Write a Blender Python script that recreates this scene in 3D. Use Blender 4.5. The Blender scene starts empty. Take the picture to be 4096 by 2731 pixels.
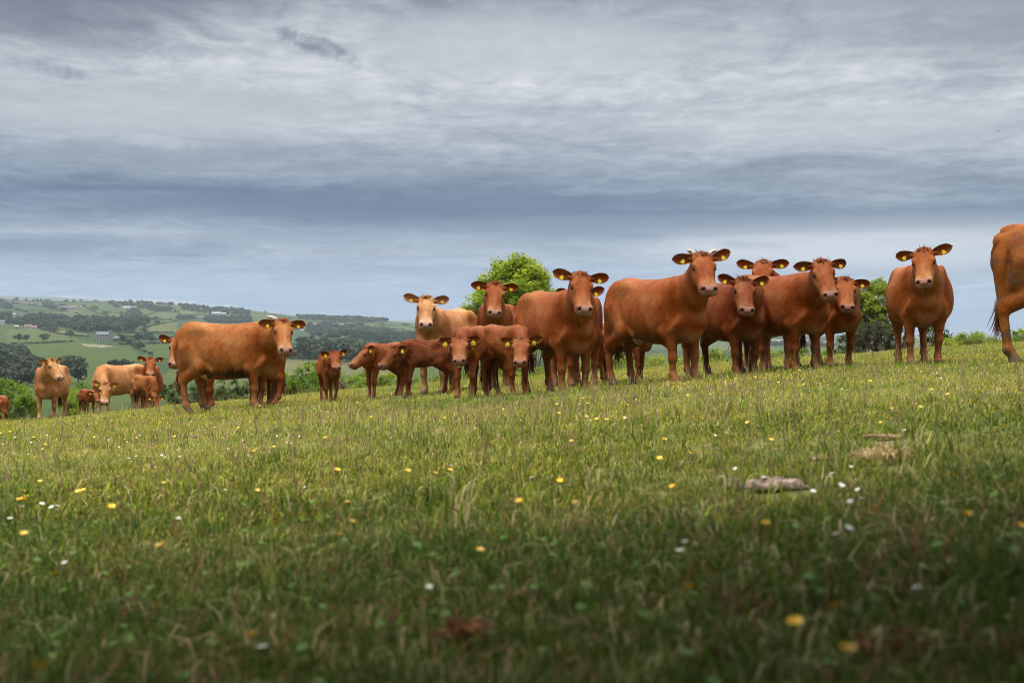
import bpy, bmesh, math, random, os
import numpy as np
from mathutils import Vector, Matrix

SC = bpy.context.scene
COL = SC.collection
SUN_AZ_DEG, SUN_EL_DEG, ZENITH, HAZE = 215, 77, 5.6, .00006
EXPO = 1.75
random.seed(7); RNG = np.random.default_rng(11)
PI = math.pi

# ------------------------------------------------------------------ camera
FPX, PCX, PHY = 5689.0, 2048.0, 1330.0       # focal length, centre column and level line in photo pixels
cam = bpy.data.cameras.new('camera'); cam_o = bpy.data.objects.new('camera', cam); COL.objects.link(cam_o)
cam.sensor_width = 36.0; cam.lens = 36.0 * FPX / 4096.0
cam.shift_y = (PHY - 2731 / 2) / 4096.0
cam_o.location = (0, 0, 0); cam_o.rotation_euler = (PI / 2, 0, 0)
cam.clip_start = .05; cam.clip_end = 60000
cam.dof.use_dof = True; cam.dof.focus_distance = 20.0; cam.dof.aperture_fstop = 4.8
SC.camera = cam_o

# ------------------------------------------------------------------ light
SUN_AZ, SUN_EL = math.radians(SUN_AZ_DEG), math.radians(SUN_EL_DEG)
sun = bpy.data.lights.new('sun', 'SUN'); sun_o = bpy.data.objects.new('sun', sun); COL.objects.link(sun_o)
sun.energy = 1.5; sun.angle = math.radians(42); sun.color = (1.0, .95, .86)
sdir = Vector((math.sin(SUN_AZ) * math.cos(SUN_EL), math.cos(SUN_AZ) * math.cos(SUN_EL), math.sin(SUN_EL)))
sun_o.rotation_euler = sdir.to_track_quat('Z', 'Y').to_euler()
sun_o.location = (0, -20, 40)
SC.view_settings.view_transform = 'Standard'; SC.view_settings.look = 'None'
SC.view_settings.gamma = 1; SC.view_settings.use_curve_mapping = False
SC.view_settings.exposure = EXPO
SC.cycles.use_denoising = True; SC.cycles.filter_width = 1.0
SC.cycles.max_bounces = 6; SC.cycles.diffuse_bounces = 3; SC.cycles.glossy_bounces = 2
SC.cycles.transparent_max_bounces = 8; SC.cycles.volume_bounces = 1; SC.cycles.transmission_bounces = 3
SC.cycles.sample_clamp_indirect = 4.0

# ------------------------------------------------------------------ node helpers
class NT:
    def __init__(s, tree): s.t = tree; s.t.nodes.clear()
    def n(s, typ, ins=None, **kw):
        nd = s.t.nodes.new(typ)
        for k, v in kw.items(): setattr(nd, k, v)
        for k, v in (ins or {}).items():
            sk = nd.inputs[k]
            if isinstance(v, bpy.types.NodeSocket): s.t.links.new(v, sk)
            else: sk.default_value = v
        return nd
    def m(s, op, a, b=None, c=None, clamp=False):
        nd = s.t.nodes.new('ShaderNodeMath'); nd.operation = op; nd.use_clamp = clamp
        for i, v in enumerate((a, b, c)):
            if v is None: continue
            if isinstance(v, bpy.types.NodeSocket): s.t.links.new(v, nd.inputs[i])
            else: nd.inputs[i].default_value = v
        return nd.outputs[0]
    def mix(s, f, a, b, typ='MIX'):
        nd = s.t.nodes.new('ShaderNodeMix'); nd.data_type = 'RGBA'; nd.blend_type = typ
        for k, v in ((0, f), (6, a), (7, b)):
            if isinstance(v, bpy.types.NodeSocket): s.t.links.new(v, nd.inputs[k])
            else: nd.inputs[k].default_value = (tuple(v) + (1,))[:4] if k else v
        return nd.outputs[2]
    def ramp(s, f, stops, interp='LINEAR'):
        nd = s.t.nodes.new('ShaderNodeValToRGB'); cr = nd.color_ramp; cr.interpolation = interp
        while len(cr.elements) < len(stops): cr.elements.new(.5)
        for e, (p, c) in zip(cr.elements, stops):
            e.position = p; e.color = tuple(c) + (1,) if len(c) == 3 else c
        s.t.links.new(f, nd.inputs[0]); return nd.outputs[0]
    def mr(s, v, a, b, c=0.0, d=1.0, smooth=False):
        nd = s.t.nodes.new('ShaderNodeMapRange'); nd.interpolation_type = 'SMOOTHSTEP' if smooth else 'LINEAR'
        s.t.links.new(v, nd.inputs[0])
        for i, x in enumerate((a, b, c, d)): nd.inputs[i + 1].default_value = x
        return nd.outputs[0]
    def noise(s, vec, scale, detail=3, rough=.5, dist=0.0, out=0):
        nd = s.n('ShaderNodeTexNoise', {'Scale': scale, 'Detail': detail, 'Roughness': rough, 'Distortion': dist})
        if vec is not None: s.t.links.new(vec, nd.inputs['Vector'])
        return nd.outputs[out]

def material(name):
    m = bpy.data.materials.new(name); m.use_nodes = True
    return m, NT(m.node_tree)

def principled(nt, **ins):
    b = nt.n('ShaderNodeBsdfPrincipled', {k.replace('_', ' '): v for k, v in ins.items()})
    o = nt.n('ShaderNodeOutputMaterial', {'Surface': b.outputs[0]})
    return b

def simple_mat(name, col, rough=.7, var=.15, scale=30.0, spec=.3, bump=0.0):
    m, nt = material(name)
    tc = nt.n('ShaderNodeTexCoord').outputs['Object']
    f = nt.noise(tc, scale, 4, .6)
    c = nt.mix(nt.mr(f, .3, .7, 0, 1), [x * (1 - var) for x in col], [min(1, x * (1 + var)) for x in col])
    b = principled(nt, Base_Color=c, Roughness=rough, Specular_IOR_Level=spec)
    if bump:
        bn = nt.n('ShaderNodeBump', {'Strength': bump, 'Distance': .01, 'Height': f})
        nt.t.links.new(bn.outputs[0], b.inputs['Normal'])
    return m

# ------------------------------------------------------------------ mesh helpers
def mesh_from(name, verts, faces, mats=(), midx=None, smooth=True, col=None, colname='col'):
    me = bpy.data.meshes.new(name)
    verts = np.asarray(verts, np.float32)
    if isinstance(faces, np.ndarray):
        n, k = faces.shape
        me.vertices.add(len(verts)); me.vertices.foreach_set('co', verts.ravel())
        me.loops.add(n * k); me.loops.foreach_set('vertex_index', faces.astype(np.int32).ravel())
        me.polygons.add(n); me.polygons.foreach_set('loop_start', np.arange(0, n * k, k, dtype=np.int32))
        me.polygons.foreach_set('loop_total', np.full(n, k, np.int32))
        me.update(calc_edges=True)
    else:
        me.from_pydata(verts.tolist(), [], [list(f) for f in faces]); me.update()
    me.polygons.foreach_set('use_smooth', np.full(len(me.polygons), smooth))
    for m in mats: me.materials.append(m)
    if midx is not None: me.polygons.foreach_set('material_index', np.asarray(midx, np.int32))
    if col is not None:
        col = np.asarray(col, np.float32)
        if col.shape[1] == 3: col = np.concatenate([col, np.ones((len(col), 1), np.float32)], 1)
        a = me.attributes.new(colname, 'FLOAT_COLOR', 'POINT'); a.data.foreach_set('color', col.ravel())
    me.validate(); return me

def link(name, data, parent=None, loc=None, rotz=None, scale=None):
    o = bpy.data.objects.new(name, data); COL.objects.link(o)
    if parent is not None: o.parent = parent
    if loc is not None: o.location = loc
    if rotz is not None: o.rotation_euler = (0, 0, rotz)
    if scale is not None: o.scale = (scale,) * 3 if not hasattr(scale, '__len__') else scale
    return o

def tag(o, label=None, cat=None, group=None, kind=None):
    if label: o['label'] = label
    if cat: o['category'] = cat
    if group: o['group'] = group
    if kind: o['kind'] = kind
    return o

def tube(pts, rad, seg=8, cap=True):
    """tapered tube along pts; returns verts, quad/tri faces"""
    pts = np.array(pts, float); V = []; Fc = []
    up = np.array([0.13, .31, .94])
    for i, p in enumerate(pts):
        T = pts[min(i + 1, len(pts) - 1)] - pts[max(i - 1, 0)]; T = T / (np.linalg.norm(T) + 1e-9)
        a = np.cross(T, up); a /= np.linalg.norm(a) + 1e-9; b = np.cross(T, a)
        for j in range(seg):
            w = 2 * PI * j / seg
            V.append(p + (a * math.cos(w) + b * math.sin(w)) * rad[i])
    for i in range(len(pts) - 1):
        for j in range(seg):
            Fc.append((i * seg + j, i * seg + (j + 1) % seg, (i + 1) * seg + (j + 1) % seg, (i + 1) * seg + j))
    if cap:
        Fc.append(tuple(range(seg))[::-1]); Fc.append(tuple(range((len(pts) - 1) * seg, len(pts) * seg)))
    return V, Fc

class MB:
    def __init__(s): s.v = []; s.f = []; s.m = []
    def add(s, v, f, m=0):
        o = len(s.v); s.v += [tuple(x) for x in v]; s.f += [tuple(i + o for i in q) for q in f]; s.m += [m] * len(f)
    def tube(s, pts, rad, seg=8, m=0): s.add(*tube(pts, rad, seg), m)
    def box(s, lo, hi, m=0):
        (a, b, c), (d, e, g) = lo, hi
        v = [(a, b, c), (d, b, c), (d, e, c), (a, e, c), (a, b, g), (d, b, g), (d, e, g), (a, e, g)]
        s.add(v, [(3, 2, 1, 0), (4, 5, 6, 7), (0, 1, 5, 4), (1, 2, 6, 5), (2, 3, 7, 6), (3, 0, 4, 7)], m)
    def strip(s, p0, p1, p2, w, side, m=0):
        """bent tapering blade from p0 over p1 to p2"""
        p0, p1, p2, side = (np.array(x, float) for x in (p0, p1, p2, side))
        s.add([p0 - side * w, p0 + side * w, p1 + side * w * .8, p1 - side * w * .8, p2], [(0, 1, 2, 3), (3, 2, 4)], m)
    def mesh(s, name, mats=(), smooth=False): return mesh_from(name, s.v, s.f, mats, s.m, smooth)
# ------------------------------------------------------------------ sky
world = bpy.data.worlds.new('World'); SC.world = world; world.use_nodes = True
w = NT(world.node_tree)
SKY_LINE = 1330.0                                             # photo rows from the level line to the top edge
def srgb(c): return tuple((x / 255 / 12.92) if x / 255 <= .04045 else ((x / 255 + .055) / 1.055) ** 2.4 for x in c)
dirv = w.n('ShaderNodeNewGeometry').outputs['Incoming']
dirv = w.n('ShaderNodeVectorMath', {0: dirv, 1: (-1, -1, -1)}, operation='MULTIPLY').outputs[0]
sx = w.n('ShaderNodeSeparateXYZ', {0: dirv}); dx, dy, dz = sx.outputs
zpos = w.m('MAXIMUM', dz, 0.0)
zz = w.m('ADD', zpos, .045)
qx, qy = w.m('DIVIDE', dx, zz), w.m('DIVIDE', dy, zz)
q = w.n('ShaderNodeCombineXYZ', {0: w.m('MULTIPLY', qx, .85), 1: qy, 2: 3.7}).outputs[0]
hor = w.m('SQRT', w.m('SUBTRACT', 1.0001, w.m('MULTIPLY', dz, dz)))
tan_el = w.m('DIVIDE', zpos, w.m('MAXIMUM', hor, .001))
az = w.m('ARCTAN2', dx, dy)
t = w.m('DIVIDE', tan_el, SKY_LINE / FPX)                      # 0 at the level line, 1 at the photo's top edge
n_big = w.noise(q, .55, 2, .55, .6)
n_mid = w.noise(q, 1.5, 4, .62, .5)
n_fine = w.noise(w.n('ShaderNodeCombineXYZ', {0: w.m('MULTIPLY', qx, 1.7), 1: qy, 2: 9.1}).outputs[0], 3.4, 4, .68, .8)
n_rip = w.noise(w.n('ShaderNodeCombineXYZ', {0: w.m('MULTIPLY', qx, 1.1), 1: qy, 2: 5.5}).outputs[0], 10.0, 3, .6, .6)
n_streak = w.noise(w.n('ShaderNodeCombineXYZ', {0: w.m('MULTIPLY', az, 2.2), 1: w.m('MULTIPLY', t, 13.0), 2: 1.3}).outputs[0], 1.0, 3, .6, .5)
tw = w.m('ADD', t, w.m('MULTIPLY', w.m('SUBTRACT', n_big, .5), .22))
tw = w.m('ADD', tw, w.m('MULTIPLY', w.m('SUBTRACT', n_mid, .5), .10))
tw = w.m('ADD', tw, w.m('MULTIPLY', w.m('SINE', w.m('ADD', w.m('MULTIPLY', az, 3.0), -.4)), .055))
stops = [(0, (158, 170, 194)), (.06, (148, 163, 194)), (.14, (152, 165, 192)), (.215, (164, 174, 193)), (.285, (132, 146, 171)), (.345, (98, 114, 146)),
         (.405, (128, 141, 164)), (.50, (160, 170, 186)), (.60, (192, 198, 208)), (.75, (206, 209, 217)), (.90, (188, 192, 202)), (1.0, (172, 176, 187))]
colr = w.ramp(w.m('MULTIPLY', tw, .5), [(p * .5, srgb(c)) for p, c in stops] + [(.62, srgb((186, 190, 200))), (1.0, srgb((192, 196, 204)))])
mod = w.m('ADD', 1.0, w.m('ADD', w.m('MULTIPLY', w.m('SUBTRACT', n_mid, .5), .95), w.m('MULTIPLY', w.m('SUBTRACT', n_fine, .5), .85)))
mod = w.m('ADD', mod, w.m('MULTIPLY', w.m('SUBTRACT', n_streak, .5), .12))
mod = w.m('ADD', mod, w.m('MULTIPLY', w.m('SUBTRACT', n_rip, .5), w.mr(n_mid, .35, .6, .15, .65)))
colr = w.mix(1.0, colr, w.n('ShaderNodeCombineXYZ', {0: mod, 1: mod, 2: w.m('ADD', w.m('MULTIPLY', mod, .8), .2)}).outputs[0], 'MULTIPLY')
wn = w.noise(w.n('ShaderNodeCombineXYZ', {0: az, 1: tan_el, 2: 1.0}).outputs[0], 42.0, 5, .68, .6)
wn = w.m('MULTIPLY', w.m('SUBTRACT', wn, .5), 2.6); front = w.m('GREATER_THAN', dy, 0.0)
def wisp(px, py, wx, wy, slope, col, amt, seed):
    global colr
    a0, b0 = math.atan((px - PCX) / FPX), (PHY - py) / FPX
    a = w.m('SUBTRACT', az, a0); b = w.m('SUBTRACT', tan_el, b0)
    b = w.m('DIVIDE', w.m('ADD', b, w.m('MULTIPLY', a, slope)), wy / FPX); a = w.m('DIVIDE', a, wx / FPX)
    r2 = w.m('ADD', w.m('MULTIPLY', a, a), w.m('MULTIPLY', b, b))
    f = w.m('ADD', w.m('SUBTRACT', .72, r2), wn)
    f = w.m('MULTIPLY', w.m('MULTIPLY', w.mr(f, 0, .9, 0, 1, True), front), amt)
    colr = w.mix(f, colr, srgb(col))
def bank(px, py, wx, wy, col, amt):
    """a broad soft bank of lighter or darker cloud"""
    global colr
    a0, b0 = math.atan((px - PCX) / FPX), (PHY - py) / FPX
    a = w.m('DIVIDE', w.m('SUBTRACT', az, a0), wx / FPX); b = w.m('DIVIDE', w.m('SUBTRACT', tan_el, b0), wy / FPX)
    r2 = w.m('ADD', w.m('MULTIPLY', a, a), w.m('MULTIPLY', b, b))
    r2 = w.m('ADD', r2, w.m('MULTIPLY', w.m('SUBTRACT', n_mid, .5), 1.6)); r2 = w.m('ADD', r2, w.m('MULTIPLY', w.m('SUBTRACT', n_fine, .5), 1.1))
    f = w.m('MULTIPLY', w.m('MULTIPLY', w.mr(r2, 1.6, -.2, 0, 1, True), front), amt)
    colr = w.mix(f, colr, srgb(col))
bank(100, 0, 1000, 260, (126, 131, 148), .95)
bank(3500, 985, 1000, 100, (216, 220, 228), .9)
bank(600, 480, 900, 120, (206, 207, 214), .6)
bank(1800, 835, 1500, 80, (98, 113, 147), .9)
bank(150, 1005, 800, 55, (108, 123, 153), .7)
bank(4000, 120, 500, 220, (152, 157, 168), .6)
bank(2100, 200, 700, 130, (214, 217, 224), .6)
bank(3300, 520, 700, 90, (212, 215, 223), .5)
bank(2900, 900, 1300, 45, (138, 150, 172), .7)
bank(900, 650, 900, 70, (150, 160, 178), .5)
wisp(1245, 190, 235, 62, .27, (128, 133, 147), .8, 1.0)
wisp(250, 335, 170, 45, .22, (132, 138, 155), .6, 2.0)
wisp(1760, 8, 260, 45, .1, (140, 145, 157), .7, 3.0)
wisp(3000, 985, 300, 22, .05, (150, 160, 180), .4, 4.0)
wisp(655, 590, 190, 40, .12, (200, 203, 212), .75, 5.0)
wisp(500, 1215, 800, 26, .04, (214, 211, 212), .7, 6.0)
colr = w.mix(1.0, colr, (.08, .078, .082), 'SUBTRACT')
colr = w.mix(1.0, colr, (.965, .96, .955), 'MULTIPLY')
zen = w.mr(dz, .24, 1.0, 1.0, ZENITH, True)
nish = w.n('ShaderNodeTexSky', sky_type='NISHITA')
nish.sun_disc = False; nish.sun_elevation = SUN_EL; nish.sun_rotation = SUN_AZ; nish.air_density = 1.5; nish.dust_density = 2.0
clear = w.n('ShaderNodeBackground', {'Color': nish.outputs[0], 'Strength': .10})
cloud = w.n('ShaderNodeBackground', {'Color': colr, 'Strength': w.m('MULTIPLY', zen, 2.0 ** -EXPO)})
mixs = w.n('ShaderNodeMixShader', {0: .985, 1: clear.outputs[0], 2: cloud.outputs[0]})
w.n('ShaderNodeOutputWorld', {'Surface': mixs.outputs[0]})

world.cycles.sampling_method = 'MANUAL'; world.cycles.sample_map_resolution = 512
# ------------------------------------------------------------------ pasture
def _crest(x):
    return np.interp(x, [-30, -12, 0, 12, 30], [36.0, 37.0, 39.0, 36.0, 35.0])
def ground_a(x, y):
    x = np.asarray(x, float); y = np.asarray(y, float)
    z = -.45 + .073 * x - .0205 * y - .001 * np.minimum(x, 0) ** 2
    z = z + .022 * np.sin(x * 1.3 + y * .35) * np.sin(y * .55 + 1.0) + .012 * np.sin(x * 3.1 + 2) * np.sin(y * 1.7 + x) * np.clip(y / 4, 0, 1)
    f = np.maximum(y - _crest(x), 0)
    return z - np.where(f < 14, .014 * f ** 2, .014 * 196 + .392 * (f - 14))
def ground_z(x, y): return float(ground_a(x, y))

def px_ground(px, py, h=0.0):
    """where the sight line through a photo pixel meets the pasture (raised by h)"""
    a, b = (px - PCX) / FPX, (PHY - py) / FPX
    ys = np.linspace(1.2, 60, 4000)
    d = b * ys - (ground_a(a * ys, ys) + h)
    i = np.argmax(d < 0)
    if d[i] >= 0: return None
    y = ys[i]; return a * y, y, ground_z(a * y, y)

xs = np.unique(np.concatenate([np.linspace(-60, -18, 22), np.linspace(-18, 18, 121), np.linspace(18, 60, 22)]))
ys_ = np.unique(np.concatenate([np.linspace(-14, 0, 15), np.linspace(0, 12, 61), np.linspace(12, 62, 101)]))
gx, gy = np.meshgrid(xs, ys_)
gv = np.stack([gx.ravel(), gy.ravel(), ground_a(gx, gy).ravel()], 1)
nx, ny = len(xs), len(ys_)
ii = (np.arange(ny - 1)[:, None] * nx + np.arange(nx - 1)[None]).ravel()
gq = np.stack([ii, ii + 1, ii + nx + 1, ii + nx], 1)
m, nt = material('turf_soil')
pos = nt.n('ShaderNodeNewGeometry').outputs['Position']
a = nt.noise(pos, .9, 4, .6); b = nt.noise(pos, 9, 5, .7)
c = nt.ramp(nt.m('ADD', nt.m('MULTIPLY', a, .6), nt.m('MULTIPLY', b, .4)), [(.3, (.05, .06, .012)), (.5, (.10, .105, .028)), (.7, (.17, .14, .06))])
bs = principled(nt, Base_Color=c, Roughness=.95, Specular_IOR_Level=.1)
bn = nt.n('ShaderNodeBump', {'Strength': .8, 'Distance': .04, 'Height': b}); nt.t.links.new(bn.outputs[0], bs.inputs['Normal'])
tag(link('pasture_ground', mesh_from('pasture_ground', gv, gq, [m])), kind='structure')

# grass blades: tufts scattered over the pasture
def grass_material():
    m, nt = material('grass_blades')
    at = nt.n('ShaderNodeAttribute', attribute_name='col').outputs['Color']
    pos = nt.n('ShaderNodeNewGeometry').outputs['Position']
    big = nt.noise(pos, .33, 3, .6, .5); mid = nt.noise(pos, 1.7, 4, .6)
    f = nt.m('ADD', nt.m('MULTIPLY', big, .62), nt.m('MULTIPLY', mid, .38))
    tint = nt.ramp(f, [(.34, (.60, .84, .5)), (.46, (.98, 1.0, .95)), (.56, (1.2, 1.1, .95)), (.66, (1.35, 1.12, 1.15))])
    c = nt.mix(1.0, at, tint, 'MULTIPLY')
    d = nt.n('ShaderNodeBsdfPrincipled', {'Base Color': c, 'Roughness': .6, 'Specular IOR Level': .12})
    tr = nt.n('ShaderNodeBsdfTranslucent', {'Color': c})
    mx = nt.n('ShaderNodeMixShader', {0: .32, 1: d.outputs[0], 2: tr.outputs[0]})
    nt.n('ShaderNodeOutputMaterial', {'Surface': mx.outputs[0]})
    return m
M_GRASS = grass_material()
GREENS = [(.21, .25, .024), (.265, .285, .032), (.17, .225, .02), (.32, .305, .046), (.38, .315, .068)]
STRAW = (.44, .35, .19); SEED = (.22, .15, .09); DEAD = (.20, .10, .05)

LUSH_SHADED = [(.05, .085, .009), (.066, .10, .011), (.04, .066, .009), (.085, .11, .014)]  # lush greens with the foreground shade darkened into their colour
def tuft(seed, n, rad, h, wid, straw=.1, seeds=0, broad=0, dead=.0, greens=GREENS):
    r = random.Random(seed); V = []; Fc = []; C = []
    for i in range(n):
        a = r.uniform(0, 2 * PI); rr = rad * math.sqrt(r.random())
        x, y = rr * math.cos(a), rr * math.sin(a)
        l = h * r.uniform(.45, 1.15); ba = r.uniform(0, 2 * PI); lean = r.uniform(.2, 1.25)
        dx_, dy_ = math.cos(ba) * lean, math.sin(ba) * lean
        sd = np.array([-math.sin(ba + .5), math.cos(ba + .5), 0]) * wid * r.uniform(.6, 1.2)
        p0 = np.array([x, y, -.015]); p1 = p0 + np.array([dx_ * l * .28, dy_ * l * .28, l * .55]); p2 = p0 + np.array([dx_ * l * .85, dy_ * l * .85, l * 1.0 - lean * l * .38])
        u = r.random(); c = np.array(STRAW if u < straw else (DEAD if u < straw + dead else r.choice(greens))) * r.uniform(.75, 1.2)
        b = len(V); V += [p0 - sd * .5, p0 + sd * .5, p1 + sd * .45, p1 - sd * .45, p2]; Fc += [(b, b + 1, b + 2, b + 3), (b + 3, b + 2, b + 4)]
        C += [c * .9, c * .9, c, c, c * 1.05]
    for i in range(seeds):
        x, y = r.gauss(0, rad * .6), r.gauss(0, rad * .6); l = h * r.uniform(1.4, 2.2); ba = r.uniform(0, 2 * PI); k = r.uniform(.05, .3)
        sd = np.array([math.cos(ba + 1.5), math.sin(ba + 1.5), 0]) * wid * .25
        p0 = np.array([x, y, 0]); p1 = p0 + np.array([math.cos(ba) * k * l * .5, math.sin(ba) * k * l * .5, l * .7]); p2 = p0 + np.array([math.cos(ba) * k * l, math.sin(ba) * k * l, l])
        b = len(V); V += [p0 - sd, p0 + sd, p1 + sd, p1 - sd, p1 - sd * 3.2, p1 + sd * 3.2, p2]; Fc += [(b, b + 1, b + 2, b + 3), (b + 4, b + 5, b + 6)]
        st = np.array(STRAW) * r.uniform(.6, 1); sc = np.array(SEED) * r.uniform(.8, 1.3)
        C += [st * .7] * 2 + [st] * 2 + [sc] * 3
    for i in range(broad):
        x, y = r.gauss(0, rad * .6), r.gauss(0, rad * .6); ba = r.uniform(0, 2 * PI); l = r.uniform(.02, .045)
        d = np.array([math.cos(ba), math.sin(ba), .35]); sd = np.array([-math.sin(ba), math.cos(ba), 0]) * l * .4
        p0 = np.array([x, y, r.uniform(.015, h * .5)]); b = len(V)
        V += [p0, p0 + d * l * .5 + sd, p0 + d * l, p0 + d * l * .5 - sd]; Fc += [(b, b + 1, b + 2, b + 3)]
        c = np.array((.075, .135, .025)) * r.uniform(.8, 1.4); C += [c] * 4
    return mesh_from('grass_tuft', np.array(V), Fc, [M_GRASS], None, True, np.array(C))

def scatter(name, label, meshes, P, rotz, scl, idx, tilt=None, cat=None):
    """one object whose geometry nodes put the meshes on the points P"""
    me = bpy.data.meshes.new(name + '_points'); me.vertices.add(len(P)); me.vertices.foreach_set('co', np.asarray(P, np.float32).ravel())
    rot = np.zeros((len(P), 3), np.float32); rot[:, 2] = rotz
    if tilt is not None: rot[:, :2] = tilt
    a = me.attributes.new('rot', 'FLOAT_VECTOR', 'POINT'); a.data.foreach_set('vector', rot.ravel())
    sc = np.asarray(scl, np.float32); sc = np.repeat(sc[:, None], 3, 1) if sc.ndim == 1 else sc
    a = me.attributes.new('scl', 'FLOAT_VECTOR', 'POINT'); a.data.foreach_set('vector', np.ascontiguousarray(sc).ravel())
    a = me.attributes.new('idx', 'INT', 'POINT'); a.data.foreach_set('value', np.asarray(idx, np.int32))
    coll = bpy.data.collections.new(name + '_kinds')
    for i, k in enumerate(meshes): coll.objects.link(bpy.data.objects.new('%s_kind_%03d' % (name, i), k))
    o = link(name, me)
    ng = bpy.data.node_groups.new(name + '_nodes', 'GeometryNodeTree')
    ng.interface.new_socket('Geometry', in_out='INPUT', socket_type='NodeSocketGeometry')
    ng.interface.new_socket('Geometry', in_out='OUTPUT', socket_type='NodeSocketGeometry')
    N = ng.nodes; L = ng.links
    gi = N.new('NodeGroupInput'); go = N.new('NodeGroupOutput'); m2p = N.new('GeometryNodeMeshToPoints'); iop = N.new('GeometryNodeInstanceOnPoints')
    ci = N.new('GeometryNodeCollectionInfo'); ci.inputs['Collection'].default_value = coll; ci.inputs['Separate Children'].default_value = True
    ci.inputs['Reset Children'].default_value = True
    def named(nm, ty):
        n = N.new('GeometryNodeInputNamedAttribute'); n.data_type = ty; n.inputs['Name'].default_value = nm; return n.outputs['Attribute']
    L.new(gi.outputs[0], m2p.inputs['Mesh']); L.new(m2p.outputs[0], iop.inputs['Points']); L.new(ci.outputs[0], iop.inputs['Instance'])
    iop.inputs['Pick Instance'].default_value = True
    L.new(named('idx', 'INT'), iop.inputs['Instance Index'])
    e2r = N.new('FunctionNodeEulerToRotation'); L.new(named('rot', 'FLOAT_VECTOR'), e2r.inputs[0]); L.new(e2r.outputs[0], iop.inputs['Rotation'])
    L.new(named('scl', 'FLOAT_VECTOR'), iop.inputs['Scale'])
    L.new(iop.outputs[0], go.inputs[0])
    md = o.modifiers.new('scatter', 'NODES'); md.node_group = ng
    tag(o, label, cat, kind='stuff')
    return o

def vnoise(x, y, s, seed=0):
    """smooth value noise in numpy"""
    x = x / s + seed * 17.3; y = y / s + seed * 5.1
    xi, yi = np.floor(x), np.floor(y); fx, fy = x - xi, y - yi
    fx = fx * fx * (3 - 2 * fx); fy = fy * fy * (3 - 2 * fy)
    def h(a, b): v = np.sin(a * 127.1 + b * 311.7 + seed * 3.3) * 43758.5453; return v - np.floor(v)
    return (h(xi, yi) * (1 - fx) + h(xi + 1, yi) * fx) * (1 - fy) + (h(xi, yi + 1) * (1 - fx) + h(xi + 1, yi + 1) * fx) * fy

GM = []; GP = []; GR = []; GS = []; GI = []; GT = []
def grass_zone(y0, y1, dens, kinds, smin_, smax_, marg, patch=0.0, weights=None, fi=.01, fo=.01):
    n0 = len(GM); GM.extend(kinds)
    A = (.74 * (y0 + y1) / 2 + 2 * marg) * (y1 - y0); n = int(A * dens * 1.3)
    y = RNG.uniform(y0, y1, n); hw = .37 * y + marg; keep = RNG.random(n) < hw / (.37 * y1 + marg) * np.clip((y - y0) / fi, 0, 1) * np.clip((y1 - y) / fo, 0, 1)
    y = y[keep]; hw = hw[keep]; x = RNG.uniform(-1, 1, len(y)) * hw
    pn = vnoise(x, y, .7, 3) * .6 + vnoise(x, y, 2.3, 5) * .4
    s = RNG.uniform(smin_, smax_, len(y)) * (.66 + .75 * np.clip((pn - .25) / .5, 0, 1) ** 1.3)
    if patch: kp = pn > patch; x, y, s = x[kp], y[kp], s[kp]
    GP.append(np.stack([x, y, ground_a(x, y)], 1)); GR.append(RNG.uniform(0, 2 * PI, len(y))); GS.append(s)
    GI.append(n0 + RNG.choice(len(kinds), len(y), p=weights)); GT.append(RNG.normal(0, .12, (len(y), 2)))
near = [tuft(100 + i, 17, .05, .085, .0040, .05, 0, 0, .07, LUSH_SHADED) for i in range(7)] + [tuft(110 + i, 14, .05, .10, .0038, .10, 0, 1 if i == 0 else 0, .16, LUSH_SHADED) for i in range(3)]
nmid = [tuft(150 + i, 17, .055, .072, .0046, .09, 0, 0, .05, LUSH_SHADED + GREENS[:3]) for i in range(7)]
midk = [tuft(200 + i, 20, .08, .050, .0058, .16, 0, 0) for i in range(8)] + [tuft(210 + i, 15, .07, .058, .0055, .24, 1) for i in range(2)]
fark = [tuft(300 + i, 22, .15, .045, .0115, .20, 0) for i in range(8)] + [tuft(310 + i, 18, .14, .055, .011, .28, 0) for i in range(2)]
tall = [tuft(400 + i, 22, .06, .13, .0045, .14, 2) for i in range(4)]
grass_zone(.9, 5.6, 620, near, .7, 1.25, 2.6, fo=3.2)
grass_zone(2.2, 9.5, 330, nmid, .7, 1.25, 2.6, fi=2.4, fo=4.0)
grass_zone(4.5, 17.0, 250, midk, .7, 1.25, 3.0, fi=4.5, fo=4.0)
grass_zone(12.0, 44.0, 85, fark, .7, 1.2, 3.5, fi=3.5)
grass_zone(2.0, 16.0, 5, tall, .6, 1.1, 3.0, .5)
grass_zone(16.0, 42.0, 2, tall, .7, 1.2, 3.5, .5)
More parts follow.
